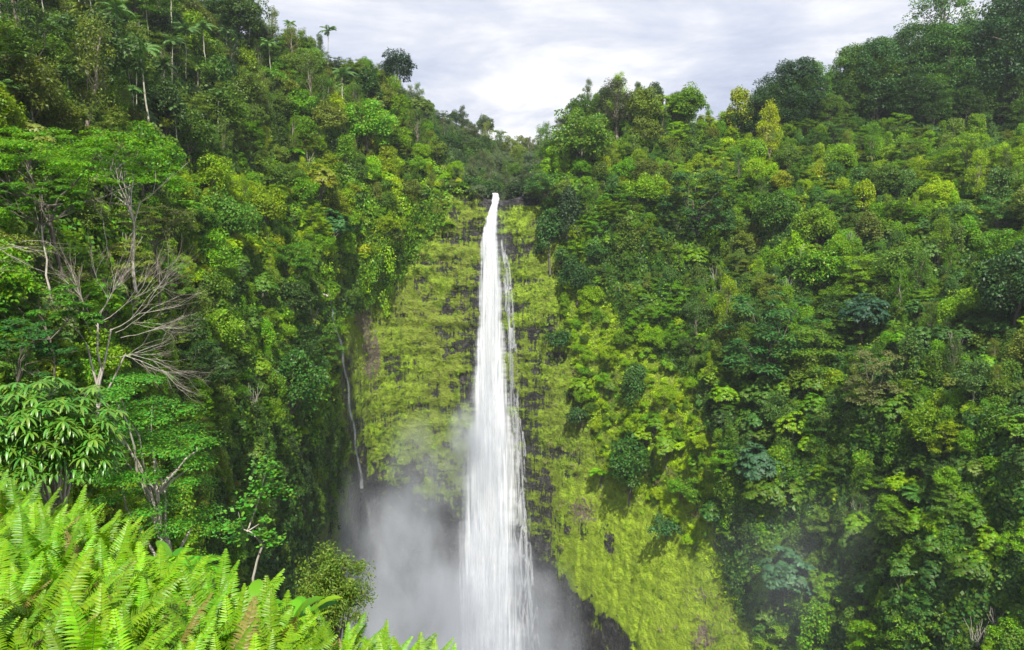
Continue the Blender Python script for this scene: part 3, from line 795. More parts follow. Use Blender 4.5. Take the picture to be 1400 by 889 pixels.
# small trees and bushes rooted along the rims, so that the skyline is a closed canopy
rr = np.random.default_rng(88); rim = []
for x in np.concatenate([np.arange(-60, 655, 9.0), np.arange(724, 1500, 9.0)]):
    x = x + rr.uniform(-4, 4); y = float(top_y(x)) + rr.uniform(0, 14); g = x > 1025
    if g and (int(x) // 9) % 2: continue
    k = 'grand' if g else ['dome', 'layer', 'shrub', 'drape', 'wispy'][int(rr.integers(0, 5))]
    s_ = rr.uniform(.4, 1.0) if g else rr.uniform(.5, .8)
    if 600 < x < 765: k = 'shrub'; s_ = rr.uniform(.7, 1.3)
    c = ['blue', 'deep', 'mid', 'deep'][int(rr.integers(0, 4))] if g else ['mid', 'olive', 'deep', 'fresh', 'grey'][int(rr.integers(0, 5))]  # grove greens again darkened to carry the cloud shade
    rim.append(dict(x=x, y=y, k=k, s=s_, c=c, t=GREENS[c] * rr.uniform(.8, 1.2), D=0, px=0, v=int(rr.integers(0, 99)), yaw=rr.uniform(0, 6.28), far=False, tilt=(0, 0)))
PR = tree_bases(rim)
back = PR + norm(PR * np.array([1, 1, 0])) * rr.uniform(4, 22, (len(rim), 1)) + np.array([0, 0, .2]); 
keepb = (np.array([t['x'] for t in rim]) < 640) | (np.array([t['x'] for t in rim]) > 735)
a1 = to_arrays(rim, PR); a2 = to_arrays([t for t, q in zip(rim, keepb) if q], back[keepb])
instancer('rim_forest', np.concatenate([a1[0], a2[0]]), a1[1] + a2[1], np.concatenate([a1[2], a2[2]]), a1[3] + a2[3], a1[4] + a2[4], 'closed canopy of trees along the rims of the valley', 'forest')

# individually standing trees
CADJ = dict(deep='deep green', mid='mid-green', blue='bluish green', fresh='fresh green', lime='bright lime-green', olive='olive green', yellow='yellow-green', dark='very dark green', grey='grey-green')
CFORM = dict(grand='tall clumpy tree', snag='pale dead standing tree', dome='round-crowned tree', layer='spreading layered tree', rosette='large-leaved tree', wispy='slim feathery tree', drape='vine-draped tree', shrub='bush', palm='palm', treefern='tree fern')
CNAME = dict(grand='rainforest_tree', snag='dead_tree', dome='rainforest_tree', layer='rainforest_tree', rosette='large_leaved_tree', wispy='feathery_tree', drape='vine_covered_tree', shrub='bush', palm='palm_tree', treefern='tree_fern')
def region(x, y):
    if x < 690:
        if y < 190: return [(130, 'in the upper left corner thicket'), (260, 'among the tall palms'), (420, 'below the left skyline'), (560, 'on the shoulder of the left ridge'), (700, 'in front of the far hills')]
        if y < 400: return [(130, 'around the flat-topped trees'), (270, 'above the bare grey tree'), (380, 'amid the upper left slope'), (480, 'above the side stream'), (700, 'above the mossy wall')]
        if y < 600: return [(130, 'below the white bare branch'), (270, 'beside the bare grey tree'), (380, 'on the shady left slope'), (700, 'left of the side stream')]
        return [(130, 'behind the drooping-leaved shrub'), (310, 'behind the near layered tree'), (400, 'behind the thin sapling'), (700, 'on the dark cliff by the mist')]
    if y < 190: return [(860, 'on the knoll right of the falls'), (1020, 'on the low skyline past the knoll'), (1200, 'in the left half of the ridge grove'), (3000, 'in the right half of the ridge grove')]
    if y < 330: return [(860, 'right of the top of the falls'), (1010, 'under the low skyline'), (1180, 'just below the ridge grove'), (3000, 'high on the far right slope')]
    if y < 520: return [(900, 'above the bright meadow'), (1030, 'left of the big layered tree'), (1200, 'right of the big layered tree'), (3000, 'halfway down by the right edge')]
    if y < 700: return [(980, 'in the bright meadow'), (1120, 'below the big layered tree'), (1260, 'low in the middle right slope'), (3000, 'low down by the right edge')]
    return [(1010, 'beside the pool slope'), (1160, 'at the foot of the right slope'), (1290, 'in the faint mist low right'), (3000, 'in the bottom right corner')]
for i in ind:
    t = big[i]; t['reg'] = next(p for lim, p in region(t['x'], t['y']) if t['x'] < lim)
    t['lab'] = (CADJ[t['c']] + ' ' if t['k'] != 'snag' else '') + CFORM[t['k']] + ' ' + t['reg']
from collections import defaultdict
same = defaultdict(list)
for i in sorted(ind): same[big[i]['lab']].append(big[i])
ORD = ['leftmost', 'second from left', 'third from left', 'fourth from left', 'fifth from left', 'sixth from left', 'seventh from left', 'eighth from left']
for i in ind: big[i]['lab'] = big[i]['lab'].replace('pale dead standing', 'dead standing')
for lab, L in same.items():
    if len(L) == 1: continue
    if len(L) == 2:
        a, b = L; 
        if abs(a['x'] - b['x']) > abs(a['y'] - b['y']): a, b = sorted(L, key=lambda t: t['x']); a['lab'] += ', left one'; b['lab'] += ', right one'
        else: a, b = sorted(L, key=lambda t: t['y']); a['lab'] += ', upper one'; b['lab'] += ', lower one'
    else:
        for q, t in enumerate(sorted(L, key=lambda t: t['x'])):
            t['lab'] += ', ' + (ORD[q] if q < len(L) - 1 else 'rightmost')
for i in sorted(ind):
    t = big[i]; v = PROTO[t['k']][t['v'] % len(PROTO[t['k']])]
    e = bpy.data.objects.new(CNAME[t['k']], None); COL.objects.link(e)
    props(e, t['lab'], 'bush' if t['k'] == 'shrub' else 'palm' if t['k'] == 'palm' else 'tree fern' if t['k'] == 'treefern' else 'tree', 'trees and bushes of the ' + ('left' if t['x'] < 690 else 'right') + ' valley slope')
    e.location = PB[i]; e.rotation_euler = (t['tilt'][0], t['tilt'][1], t['yaw']); e.scale = (t['s'],) * 3
    tr = link('trunk', v[0], e); cr = link('crown', v[1], e); props(tr, tint=t['t']); props(cr, tint=t['t'])
    t['obj'] = e
# ------------------------------------------------------------------ water
def water_material(name, sx, sy, thr, width, edge=0.25, seed=0.0, col=(.86, .89, .93), lacy=False, alpha=1.0, edgep=1.0):
    """white falling water: streaks run along V (metres fallen), U is -1..1 across"""
    m, nt, out = new_mat(name)
    uvn = N(nt, 'ShaderNodeUVMap', uv_map='UVMap'); s = N(nt, 'ShaderNodeSeparateXYZ', ins={0: uvn.outputs[0]})
    u, v = s.outputs[0], s.outputs[1]
    geo = N(nt, 'ShaderNodeTexCoord'); sp = N(nt, 'ShaderNodeSeparateXYZ', ins={0: geo.outputs['Object']})
    def nz(fx, fy, det, ro, off=0.0, dist=0.0):
        c = N(nt, 'ShaderNodeCombineXYZ', ins={0: math_n(nt, 'MULTIPLY', sp.outputs[0], fx), 1: math_n(nt, 'MULTIPLY', v, fy), 2: seed + off})
        return N(nt, 'ShaderNodeTexNoise', ins={'Vector': c.outputs[0], 'Scale': 1.0, 'Detail': det, 'Roughness': ro, 'Distortion': dist}).outputs[0]
    a = nz(sx, sy, 5.0, .6); b = nz(sx * .35, sy * .8, 4.0, .6, 9.0, .8); c = nz(sx * 3, sy * 2.2, 3.0, .6, 4.0)
    if lacy:
        cb = N(nt, 'ShaderNodeCombineXYZ', ins={0: math_n(nt, 'ADD', math_n(nt, 'MULTIPLY', sp.outputs[0], sx), math_n(nt, 'MULTIPLY', b, 3.2)), 1: math_n(nt, 'MULTIPLY', v, sy), 2: seed})
        vo = N(nt, 'ShaderNodeTexVoronoi', feature='DISTANCE_TO_EDGE', ins={'Vector': cb.outputs[0], 'Scale': 1.0}).outputs[0]
        t = math_n(nt, 'SUBTRACT', math_n(nt, 'MULTIPLY', a, .5), math_n(nt, 'MULTIPLY', vo, 1.3))
        t = math_n(nt, 'ADD', t, .3)
    else:
        t = math_n(nt, 'ADD', math_n(nt, 'MULTIPLY', a, .6), math_n(nt, 'ADD', math_n(nt, 'MULTIPLY', b, .45), math_n(nt, 'MULTIPLY', c, .12)))
    au = math_n(nt, 'ABSOLUTE', u)
    e = math_n(nt, 'MULTIPLY', math_n(nt, 'POWER', math_n(nt, 'MAXIMUM', math_n(nt, 'DIVIDE', math_n(nt, 'SUBTRACT', au, 1 - edge), edge), 0.0), edgep), .75)
    right = math_n(nt, 'MULTIPLY', math_n(nt, 'MAXIMUM', u, 0.0), .0 if lacy else .14)
    t = math_n(nt, 'SUBTRACT', math_n(nt, 'SUBTRACT', t, e), right)
    ef = math_n(nt, 'MULTIPLY', math_n(nt, 'SUBTRACT', 1.0, au), 2.6, clamp=True)
    alpha = math_n(nt, 'MULTIPLY', ef, alpha)
    al = math_n(nt, 'MULTIPLY', math_n(nt, 'DIVIDE', math_n(nt, 'SUBTRACT', t, thr), width, clamp=True), alpha)
    g_ = nz(.55, .045, 6.0, .68, 31.0, 1.2)
    tone = ramp(nt, math_n(nt, 'ADD', math_n(nt, 'MULTIPLY', a, .4), math_n(nt, 'MULTIPLY', g_, .6)), [(.36, tuple(.5 * q for q in (.62, .72, .86))), (.46, tuple(.78 * q for q in col)), (.56, (.88, .89, .9))]).outputs[0]
    h = math_n(nt, 'ADD', a, math_n(nt, 'MULTIPLY', c, .4))
    bp = N(nt, 'ShaderNodeBump', ins={'Height': h, 'Strength': .55, 'Distance': .5})
    d = N(nt, 'ShaderNodeBsdfDiffuse', ins={'Color': tone, 'Normal': bp.outputs[0]})
    tl = N(nt, 'ShaderNodeBsdfTranslucent', ins={'Color': tone})
    mx = N(nt, 'ShaderNodeMixShader', ins={0: .3, 1: d.outputs[0], 2: tl.outputs[0]})
    tp = N(nt, 'ShaderNodeBsdfTransparent')
    m2 = N(nt, 'ShaderNodeMixShader', ins={0: al, 1: tp.outputs[0], 2: mx.outputs[0]})
    nt.links.new(m2.outputs[0], out.inputs[0]); return m

WY = np.array([264, 272, 285, 300, 325, 350, 400, 450, 500, 560, 620, 700, 760, 830, 900, 1000, 1060], float)
WL = np.array([671, 671, 666, 659, 652, 650, 647, 645, 643, 638, 628, 626, 622, 616, 608, 598, 590], float)
WR = np.array([683, 684, 685, 686, 689, 692, 697, 700, 702, 707, 716, 718, 722, 728, 736, 746, 752], float)
WN = (WY, [.9, .92, .85, .78, .8, .8, .82, .85, .88, .92, .97, 1, 1, 1, 1, 1, 1])
def fall_sheet(name, mat, parent, dy=0.0, shrink=1.0, shift=0.0, y0=264, y1=1060, seed=0, amp=.5, L=None, R=None, bulge=1.6, yy=None, back=0.0):
    yy = WY if yy is None else yy; L = WL if L is None else L; R = WR if R is None else R
    ys = np.linspace(y0, y1, 300); us = np.linspace(-1, 1, 48)
    U, Y = np.meshgrid(us, ys)
    l = np.interp(Y, yy, L); r = np.interp(Y, yy, R); c = (l + r) / 2 + shift * (r - l) / 2; hw = (r - l) / 2 * shrink * (np.interp(Y, *WN) if name != 'water_trickles' else 1)
    wob = fbm(np.stack([Y * .35 + np.sign(U) * 9, Y * 0 + seed, Y * 0], -1), 790 + seed, 4, .65) * 3.2 + fbm(np.stack([Y * .03 + np.sign(U) * 9, Y * 0 + seed, Y * 0], -1), 700 + seed, 3) * hw * .16
    X = c + U * hw + wob * np.abs(U)
    fall = np.clip((Y - 272) / 600, 0, 1)
    D = 205.2 - 2.2 * np.sqrt(fall) - dy - bulge * np.sqrt(np.clip(1 - U ** 2, 0, 1)) * sstep(268, 340, Y) + back
    D = np.where(Y < 273, 205 + (273 - Y) * 1.1 - dy, D)
    P = unproj(X, Y, D)
    P[..., 1] += fbm(np.stack([X * .35, Y * .02, 0 * X + seed], -1), 720 + seed, 4) * amp * (.3 + fall * 1.6) * sstep(268, 320, Y)
    Vv = P.reshape(-1, 3); Rn, Cn = X.shape
    i = np.arange(Rn - 1)[:, None] * Cn; j = np.arange(Cn - 1)[None]
    Fq = np.stack([i + j, i + Cn + j, i + Cn + j + 1, i + j + 1], -1).reshape(-1, 4)
    uv = np.stack([U.ravel(), -(P[..., 2].ravel())], -1)
    me = make_mesh(name, Vv, Fq, [mat], smooth=True, uv=uv)
    return link(name, me, parent)
wf = bpy.data.objects.new('waterfall', None); COL.objects.link(wf)
props(wf, kind='structure')
M_W1 = water_material('water_core', 2.6, .05, .12, .42, edge=.6, seed=1.0, edgep=1.5)
M_W2 = water_material('water_front', 2.2, .04, .40, .45, edge=.8, seed=5.0, alpha=.7)
M_W3 = water_material('water_veil', 3.4, .035, .42, .6, edge=.9, seed=11.0, alpha=.5)
M_W4 = water_material('water_trickle', 1.5, .16, .33, .2, edge=.25, seed=17.0, lacy=True, alpha=.5)
fall_sheet('falling_water', M_W1, wf, 0.0, 1.06, -.04, seed=1)
fall_sheet('water_front', M_W2, wf, 1.2, 1.0, -.06, y0=285, seed=2, amp=.9)
fall_sheet('water_front', M_W3, wf, 2.2, 1.12, 0, y0=330, seed=3, amp=1.1)
fall_sheet('water_front', M_W3, wf, 3.2, 1.2, 0, y0=540, seed=4, amp=1.5)
ty = np.array([330, 360, 400, 500, 600, 700, 800, 900]); 
tl_ = np.array([684, 686, 688, 690, 694, 700, 700, 700]); tr_ = np.array([690, 696, 701, 708, 718, 724, 734, 745])
fall_sheet('water_trickles', M_W4, wf, -.6, 1.0, 0, y0=332, y1=900, seed=6, amp=.6, L=tl_, R=tr_, bulge=.6, yy=ty)
M_W5 = water_material('water_strand', 3.0, .12, .30, .35, edge=.8, seed=37.0, alpha=.38)
for q, (off, wd, ya, yb_, lf) in enumerate([(0, 2.6, 328, 640, .6), (4.5, 2.0, 350, 560, .2), (-3, 3.0, 380, 720, 1.2), (7, 1.8, 470, 700, .2), (3, 3.2, 560, 860, .9), (9, 2.0, 590, 800, .3)]):
    yy_ = np.array([320, 345, 370, 400, 440, 500, 560, 600, 650, 700, 760, 860], float)
    xx_ = np.array([685, 687, 692, 696, 697, 700, 703, 708, 712, 714, 717, 724], float) + off + np.random.default_rng(q).normal(0, .7, 12)
    fall_sheet('water_strand', M_W5, wf, lf, 1.25, 0, y0=ya, y1=yb_, seed=20 + q, amp=.5, L=xx_ - wd * 1.5, R=xx_ + wd * 1.5, bulge=.5, yy=yy_)
# side stream in its cleft on the left of the mossy wall
ss = bpy.data.objects.new('side_stream', None); COL.objects.link(ss); props(ss, kind='structure')
sy_ = np.array([398, 420, 450, 480, 520, 560, 600, 640, 670, 720, 790, 860], float)
sl_ = np.array([446, 447, 452, 461, 468, 473, 480, 484, 486, 492, 510, 530], float); sr_ = sl_ + np.array([8, 15, 17, 14, 13, 13, 12, 14, 20, 34, 50, 70])
def side_sheet(nm, mat, lift, seed, y1=860):
    ys = np.linspace(398, y1, 160); us = np.linspace(-1, 1, 14); U, Y = np.meshgrid(us, ys)
    l = np.interp(Y, sy_, sl_); r = np.interp(Y, sy_, sr_); X = (l + r) / 2 + U * (r - l) / 2 + 1.2 * np.sin(Y * .11)
    Dt = terr_D(X, Y, False) - 3.6; Dt = np.where(Y > 645, terr_D(X, 645 + 0 * X, False) - 4.0, Dt)
    P = unproj(X, Y, Dt - lift); Rn, Cn = X.shape
    i = np.arange(Rn - 1)[:, None] * Cn; j = np.arange(Cn - 1)[None]
    Fq = np.stack([i + j, i + Cn + j, i + Cn + j + 1, i + j + 1], -1).reshape(-1, 4)
    link(nm, make_mesh(nm, P.reshape(-1, 3), Fq, [mat], smooth=True, uv=np.stack([U.ravel(), -P[..., 2].ravel()], -1)), ss)
side_sheet('falling_water', water_material('water_side', 1.6, .2, .40, .25, edge=.9, seed=23.0, alpha=.6, col=(.62, .66, .72)), 0, 1, 668)
side_sheet('water_front', water_material('water_side_spray', 1.0, .05, .42, .5, edge=.8, seed=29.0, alpha=.16), .5, 2)

# spray: soft volumes with uneven density
def spray(name, loc, rad, dens, scale, stretch, seed, label, rot=0.0, lo=.42, hi=.7, col=(.88, .92, 1.0)):
    import bmesh
    bm = bmesh.new(); bmesh.ops.create_icosphere(bm, subdivisions=3, radius=1.0)
    me = bpy.data.meshes.new(name)
    for v in bm.verts: v.co = Vector((v.co.x * rad[0], v.co.y * rad[1], v.co.z * rad[2]))
    bm.to_mesh(me); bm.free()
    m, nt, out = new_mat(name)
    tc = N(nt, 'ShaderNodeTexCoord')
    q = N(nt, 'ShaderNodeVectorMath', operation='DIVIDE', ins={0: tc.outputs['Object'], 1: tuple(rad)})
    ln = N(nt, 'ShaderNodeVectorMath', operation='LENGTH', ins={0: q.outputs[0]}).outputs['Value']
    fall = math_n(nt, 'POWER', math_n(nt, 'SUBTRACT', 1.0, ln, clamp=True), .8)
    mp = N(nt, 'ShaderNodeMapping', ins={0: tc.outputs['Object'], 1: (seed, 0, 0), 3: stretch})
    nz = N(nt, 'ShaderNodeTexNoise', ins={'Vector': mp.outputs[0], 'Scale': scale, 'Detail': 3.0, 'Roughness': .6}).outputs[0]
    nn = math_n(nt, 'DIVIDE', math_n(nt, 'SUBTRACT', nz, lo), hi - lo, clamp=True)
    nn = math_n(nt, 'ADD', nn, .12)
    de = math_n(nt, 'MULTIPLY', math_n(nt, 'MULTIPLY', fall, nn), dens)
    pv = N(nt, 'ShaderNodeVolumePrincipled', ins={'Color': (*col, 1), 'Density': de, 'Anisotropy': .1})
    nt.links.new(pv.outputs[0], out.inputs['Volume'])
    me.materials.append(m)
    o = link(name, me, None, loc); o.rotation_euler = (0, rot, 0)
    return props(o, label=label, cat='spray', kind='stuff')
c0 = unproj(655, 1000, 196)
spray('spray_cloud', tuple(c0), (28, 12, 34), .2, .07, (1, 1, .5), 3.0, 'dense white spray around the foot of the main waterfall')
spray('pool_mist', tuple(unproj(548, 850, 203)), (54, 11, 56), .26, .06, (1, 1, .6), 8.0, 'grey mist drifting in the shaded recess left of the waterfall')
spray('pool_mist', tuple(unproj(775, 930, 194)), (36, 10, 34), .11, .06, (1, 1, .6), 14.0, 'thin mist over the dark rock right of the waterfall foot')
spray('falling_spray', tuple(unproj(652, 640, 199)), (9, 3, 26), .22, .16, (1, 1, .4), 21.0, 'puff of spray bursting from the left edge of the waterfall')
spray('falling_spray', tuple(unproj(676, 520, 200.5)), (6.5, 3, 52), .10, .12, (1, 1, .25), 51.0, 'fine spray drifting around the column of the main waterfall')
spray('pool_mist', tuple(unproj(478, 860, 172)), (26, 15, 40), .06, .06, (1, 1, .6), 61.0, 'grey mist spilling in front of the dark cliff left of the pool')
spray('falling_spray', tuple(unproj(640, 590, 199.5)), (5.5, 3, 9), .35, .22, (1, 1, .6), 71.0, 'bright burst of spray leaving the left side of the waterfall halfway down')
spray('lifting_mist', tuple(unproj(592, 630, 198)), (17, 5, 15), .075, .09, (1, 1, .8), 41.0, 'pale mist lifting over the lower edge of the mossy wall')
spray('drifting_mist', tuple(unproj(1120, 800, 118)), (30, 8, 18), .009, .06, (1, 1, .8), 31.0, 'faint mist drifting in front of the lower slope right of the pool')
# ------------------------------------------------------------------ plants placed one by one
def thing(name, loc, yaw=0.0, scale=1.0, label=None, cat=None, group=None):
    e = bpy.data.objects.new(name, None); COL.objects.link(e)
    e.location = tuple(float(v) for v in loc); e.rotation_euler = (0, 0, yaw); e.scale = (scale,) * 3
    return props(e, label=label, cat=cat, group=group)
def part(name, mb, mats, parent, tint=None, smooth=False):
    return props(link(name, mb.mesh(name, mats, smooth), parent), tint=tint)
def planted(kind, v, name, px, py, hpx, label, cat, tint, group=None, D=None, yaw=0.0, sx=1.0):
    """copy of a prototype whose base stands at (px, py) on the slope and whose top is hpx higher in the photo"""
    if D is None: P = surf(np.array([float(px)]), np.array([float(py)]))[0][0]; D = P[1]
    else: P = unproj(px, py, D)
    s = hpx * D / F / HGT.get(kind, 3.0)
    e = thing(name, P, yaw, s, label, cat, group); e.scale = (s * sx, s * sx, s)
    tm, cmesh = PROTO[kind][v % len(PROTO[kind])]
    props(link('trunk', tm, e), tint=tint); props(link('crown', cmesh, e), tint=tint)
    return e

# palms on the upper left slope and along the skyline
PG = 'slender palms on the upper left slope'
PALMS = [ # x, base y, top y, label
 (22, 196, 128, 'bushy palm above the flat-topped trees at the left edge of the photo'),
 (103, 168, 106, 'short bright palm standing just above the flat-topped green tree'),
 (72, 60, -8, 'palm with drooping pale fronds high in the upper left corner thicket'),
 (140, 102, 2, 'palm with a pale yellow trunk before the dark hollow, left of the tall pair'),
 (168, 114, 22, 'palm with a grey trunk before the dark hollow, right of the tall pair'),
 (118, 52, -14, 'palm crown at the top edge of the photo above the tall pair'),
 (238, 62, 0, 'palm with shining fronds near the top edge, above the dark hollow'),
 (211, 190, 78, 'single palm with the longest thin bare trunk amid the palm slope'),
 (257, 108, 48, 'small palm between the long thin palm and the ridge'),
 (285, 104, 44, 'palm with a fine white stem just under the left ridge'),
 (238, 120, 64, 'dark palm half hidden behind the tall thin palm'),
 (247, 210, 152, 'palm with a short pale trunk below the tall thin palm'),
 (342, 60, 18, 'largest palm standing out against the sky on the left ridge'),
 (400, 72, 38, 'small dark palm against the sky, second along the left ridge'),
 (448, 92, 48, 'thin palm against the sky, farthest along the left ridge'),
 (467, 165, 104, 'lone palm on the yellow-green slope left of the far hills'),
 (190, 172, 128, 'small palm low beside the trunk of the tallest thin palm'),
 (96, 540, 455, 'dark green palm below the bare grey tree'),
 (208, 60, 6, 'palm in deep shade right of the tall pair'),
 (300, 178, 132, 'short palm among vine-covered trees right of the tall thin palm'),
 (48, 40, -20, 'palm cut off by the top edge near the upper left corner'),
 (90, 92, 40, 'palm with yellowish fronds left of the tall pair'),
 (186, 140, 92, 'small palm low in front of the dark hollow'),
 (205, 20, -30, 'palm cut off by the top edge above the dark hollow'),
 (228, 150, 104, 'palm close behind the crown of the longest-trunked palm'),
 (312, 90, 50, 'palm just inside the skyline left of the largest skyline palm'),
 (60, 200, 140, 'low palm between the two palms beside the flat-topped tree'),
 (372, 110, 66, 'small palm a little below the skyline palms'),
]
for i, (x, yb, yt, lab) in enumerate(PALMS):
    planted('palm', i, 'palm_tree', x, yb, yb - yt, lab, 'palm', C(.095, .185, .05) * random.uniform(.8, 1.3), PG, yaw=i * 1.3, sx=1.35 if yb - yt < 75 else 1.15).location += Vector((0.6, -2.5, 0.3))

# tree ferns and broad-leaved clumps that shine on the slopes
for i, (k, x, y, h, lab, cat, t) in enumerate([
 ('treefern', 822, 664, 26, 'bright tree fern on the grassy slope right of the waterfall, left of the round bush', 'tree fern', C(.16, .33, .02)),
 ('treefern', 856, 672, 26, 'bright tree fern right under the round dark bush right of the waterfall', 'tree fern', C(.16, .33, .02)),
 ('treefern', 397, 232, 30, 'wide bright tree fern in the middle of the upper left slope', 'tree fern', C(.12, .27, .02)),
 ('treefern', 452, 248, 26, 'small olive tree fern on the left slope nearer the falls', 'tree fern', C(.1, .2, .02)),
 ('treefern', 612, 318, 14, 'little bright fern on the rock ledge left of the top of the falls', 'tree fern', C(.14, .3, .02)),
 ('treefern', 250, 320, 46, 'spreading light tree fern below the flat-topped trees', 'tree fern', C(.1, .22, .02)),
 ('treefern', 1258, 700, 34, 'tree fern with pale fronds on the shaded right slope', 'tree fern', C(.07, .17, .03)),
 ('bigleaf', 438, 556, 30, 'clump of very large bright leaves on the left cliff beside the side stream', 'leaf clump', C(.17, .36, .02)),
 ('bigleaf', 1382, 872, 26, 'clump of large light leaves in the bottom right corner', 'leaf clump', C(.1, .24, .02)),
 ('bigleaf', 520, 196, 14, 'clump of broad light leaves high on the left slope below the far hills', 'leaf clump', C(.12, .25, .02)),
]):
    planted(k, i, {'treefern': 'tree_fern', 'bigleaf': 'broad_leaf_plant'}[k], x, y, h, lab, cat, t, yaw=i * 1.7, sx=1.0)

# notable trees, each known by its own look
NOT = [ # kind, x, base y, height px, width factor, tint, label
 ('dome', 862, 682, 88, .9, C(.045, .12, .016), 'round bushy tree on the bright grassy slope right of the waterfall'),
 ('layer', 1048, 532, 136, .95, C(.05, .13, .03), 'large layered tree with dark gaps in the middle of the right slope'),
 ('rosette', 1035, 700, 100, 1.0, C(.05, .12, .05), 'pale round-crowned tree on the edge of the grassy slope right of the falls'),
 ('layer', 950, 330, 92, 1.0, C(.05, .12, .03), 'spreading dark tree under the right ridge'),
 ('drape', 752, 362, 66, .95, C(.055, .13, .03), 'leafy tree clinging to the cliff right beside the lip of the waterfall'),
 ('layer', 745, 300, 62, .95, C(.06, .14, .03), 'wide flat tree just above the lip of the waterfall on its right'),
 ('drape', 868, 560, 58, 1.0, C(.055, .13, .025), 'deep green bushy tree beside the bright meadow right of the falls'),
 ('rosette', 1075, 850, 110, 1.1, C(.045, .12, .045), 'big-leaved tree in thin mist on the lower right slope'),
 ('layer', 1195, 560, 80, 1.0, C(.13, .15, .05), 'pale yellowish open tree in the middle of the dark right slope'),
 ('wispy', 1117, 700, 150, .7, C(.08, .15, .02), 'slim tree with a thin visible trunk on the lower right slope'),
 ('dome', 545, 128, 52, .9, C(.018, .05, .02), 'dark dense tree on the skyline at the shoulder of the left ridge'),
 ('wispy', 842, 190, 74, 1.9, C(.07, .085, .04), 'greyish feathery tree crowning the knoll above the right side of the falls'),
 ('dome', 893, 164, 44, .75, C(.05, .09, .03), 'small open tree against the sky right of the knoll'),
 ('dome', 932, 172, 44, .75, C(.09, .13, .03), 'light green tree with a bare stem against the sky right of the knoll'),
 ('grand', 1290, 155, 115, 1.0, C(.06, .14, .025), 'tall sunlit yellow-green tree in front of the dark ridge grove'),
 ('grand', 1195, 165, 105, 1.0, C(.045, .11, .03), 'tall green tree in the ridge grove with its crown leaning left'),
 ('grand', 1085, 178, 92, 1.3, C(.03, .07, .03), 'wide dark tree at the left end of the ridge grove'),  # tint darkened for the cloud shade over the grove
 ('grand', 1375, 160, 160, 1.0, C(.03, .075, .025), 'tall dark tree of the ridge grove at the right edge of the photo'),  # cloud shade is in this tint as well
 ('drape', 775, 330, 66, .9, C(.035, .07, .025), 'vine-hung dark thicket on the cliff edge right of the waterfall top'),
 ('dome', 790, 415, 60, .8, C(.035, .09, .02), 'dark green bush at the edge of the mossy wall right of the falls'),
 ('shrub', 766, 480, 30, 1.0, C(.035, .1, .02), 'little dark bush on the mossy wall right of the falls'),
 ('shrub', 795, 585, 34, 1.0, C(.05, .11, .03), 'low green bush on the steep grass right of the falls at mid height'),
 ('dome', 400, 590, 105, .9, C(.05, .13, .02), 'sunlit leafy tree on the left cliff left of the side stream'),
 ('rosette', 455, 352, 64, 1.2, C(.05, .14, .035), 'round grey-green tree above the head of the side stream'),
 ('drape', 300, 150, 60, 1.0, C(.06, .13, .02), 'vine-draped hump of green among the palms'),
 ('shrub', 912, 735, 34, 1.2, C(.045, .12, .035), 'low blue-green bush on the lower grass slope right of the pool'),
 ('rosette', 980, 740, 70, 1.0, C(.05, .13, .02), 'leafy tree with a thin trunk at the edge of the lower grass slope'),
 ('layer', 395, 400, 70, 1.0, C(.08, .19, .02), 'bright flat-crowned tree halfway up the left slope'),
 ('dome', 1385, 460, 120, .9, C(.035, .085, .02), 'large dark tree at the right edge of the photo at mid height'),
 ('rosette', 1180, 480, 80, 1.1, C(.03, .08, .04), 'dark blue-green tree in shadow on the right slope')]
for i, (k, x, y, h, sx, t, lab) in enumerate(NOT):
    planted(k, i + 1, {'shrub': 'bush', 'drape': 'vine_covered_tree'}.get(k, 'rainforest_tree'), x, y, h, lab, 'bush' if k == 'shrub' else 'tree', t, yaw=i * .9, sx=sx)

# --- flat-topped trees with pale limbs on the near left slope
def flat_tree(name, px, py, D, w_px, h_px, base_drop, label, tint, seed, K=60, per=260, L=.2, W=.11, limbs=7, group=None):
    rng = np.random.default_rng(seed); top = unproj(px, py, D); s = D / F
    Rw = w_px * s / 2; H = base_drop * s; Hc = h_px * s
    e = thing(name, top - np.array([0, 0, H]), 0, 1, label, 'tree', group)
    a = rng.uniform(0, 6.28, K); r = np.sqrt(rng.random(K)); lv = rng.random(K)
    bc = np.stack([r * np.cos(a) * Rw, r * np.sin(a) * Rw * .75, H - Hc * (.1 + .35 * r ** 2 + .75 * (1 - lv)) ], -1)
    cr = MB(); blob_leaves(cr, bc, Rw * rng.uniform(.1, .2, K), per, L, W, rng, .3, -.2, .05, upb=1.1, shell=.1, nj=.3)
    part('crown', cr, [M_BARK, M_LEAF], e, tint)
    tr = MB(); t = limb(np.array([rng.normal(0, .3), 0, -2.5]), np.array([rng.normal(0, Rw * .1), 0, H * .45]), 6, 0, rng, .06)
    tr.tube(t, np.linspace(Rw * .028, Rw * .016, 6), 7, 0); part('trunk', tr, [M_PALE if seed in (2, 3) else M_BARK], e)
    for q in bc[rng.choice(K, limbs, False)]:
        lb = MB(); mid = t[-1] + (q - t[-1]) * .5 + np.array([0, 0, -.06 * Rw])
        p = np.array([t[-1 - (rng.integers(0, 2))], t[-1] * .6 + mid * .4, mid, mid * .5 + q * .5 + rng.normal(0, .1, 3), q])
        lb.tube(p, np.array([.012, .010, .007, .005, .002]) * Rw + .008, 5, 0)
        for _ in range(2):
            o = q + rng.normal(0, .18 * Rw, 3) * np.array([1, 1, .4]); lb.tube(np.array([mid, (mid + o) / 2 + rng.normal(0, .05 * Rw, 3), o]), np.array([.005, .003, .002]) * Rw + .006, 4, 0)
        part('limb', lb, [M_PALE if seed == 2 else M_BARK], e)
    return e
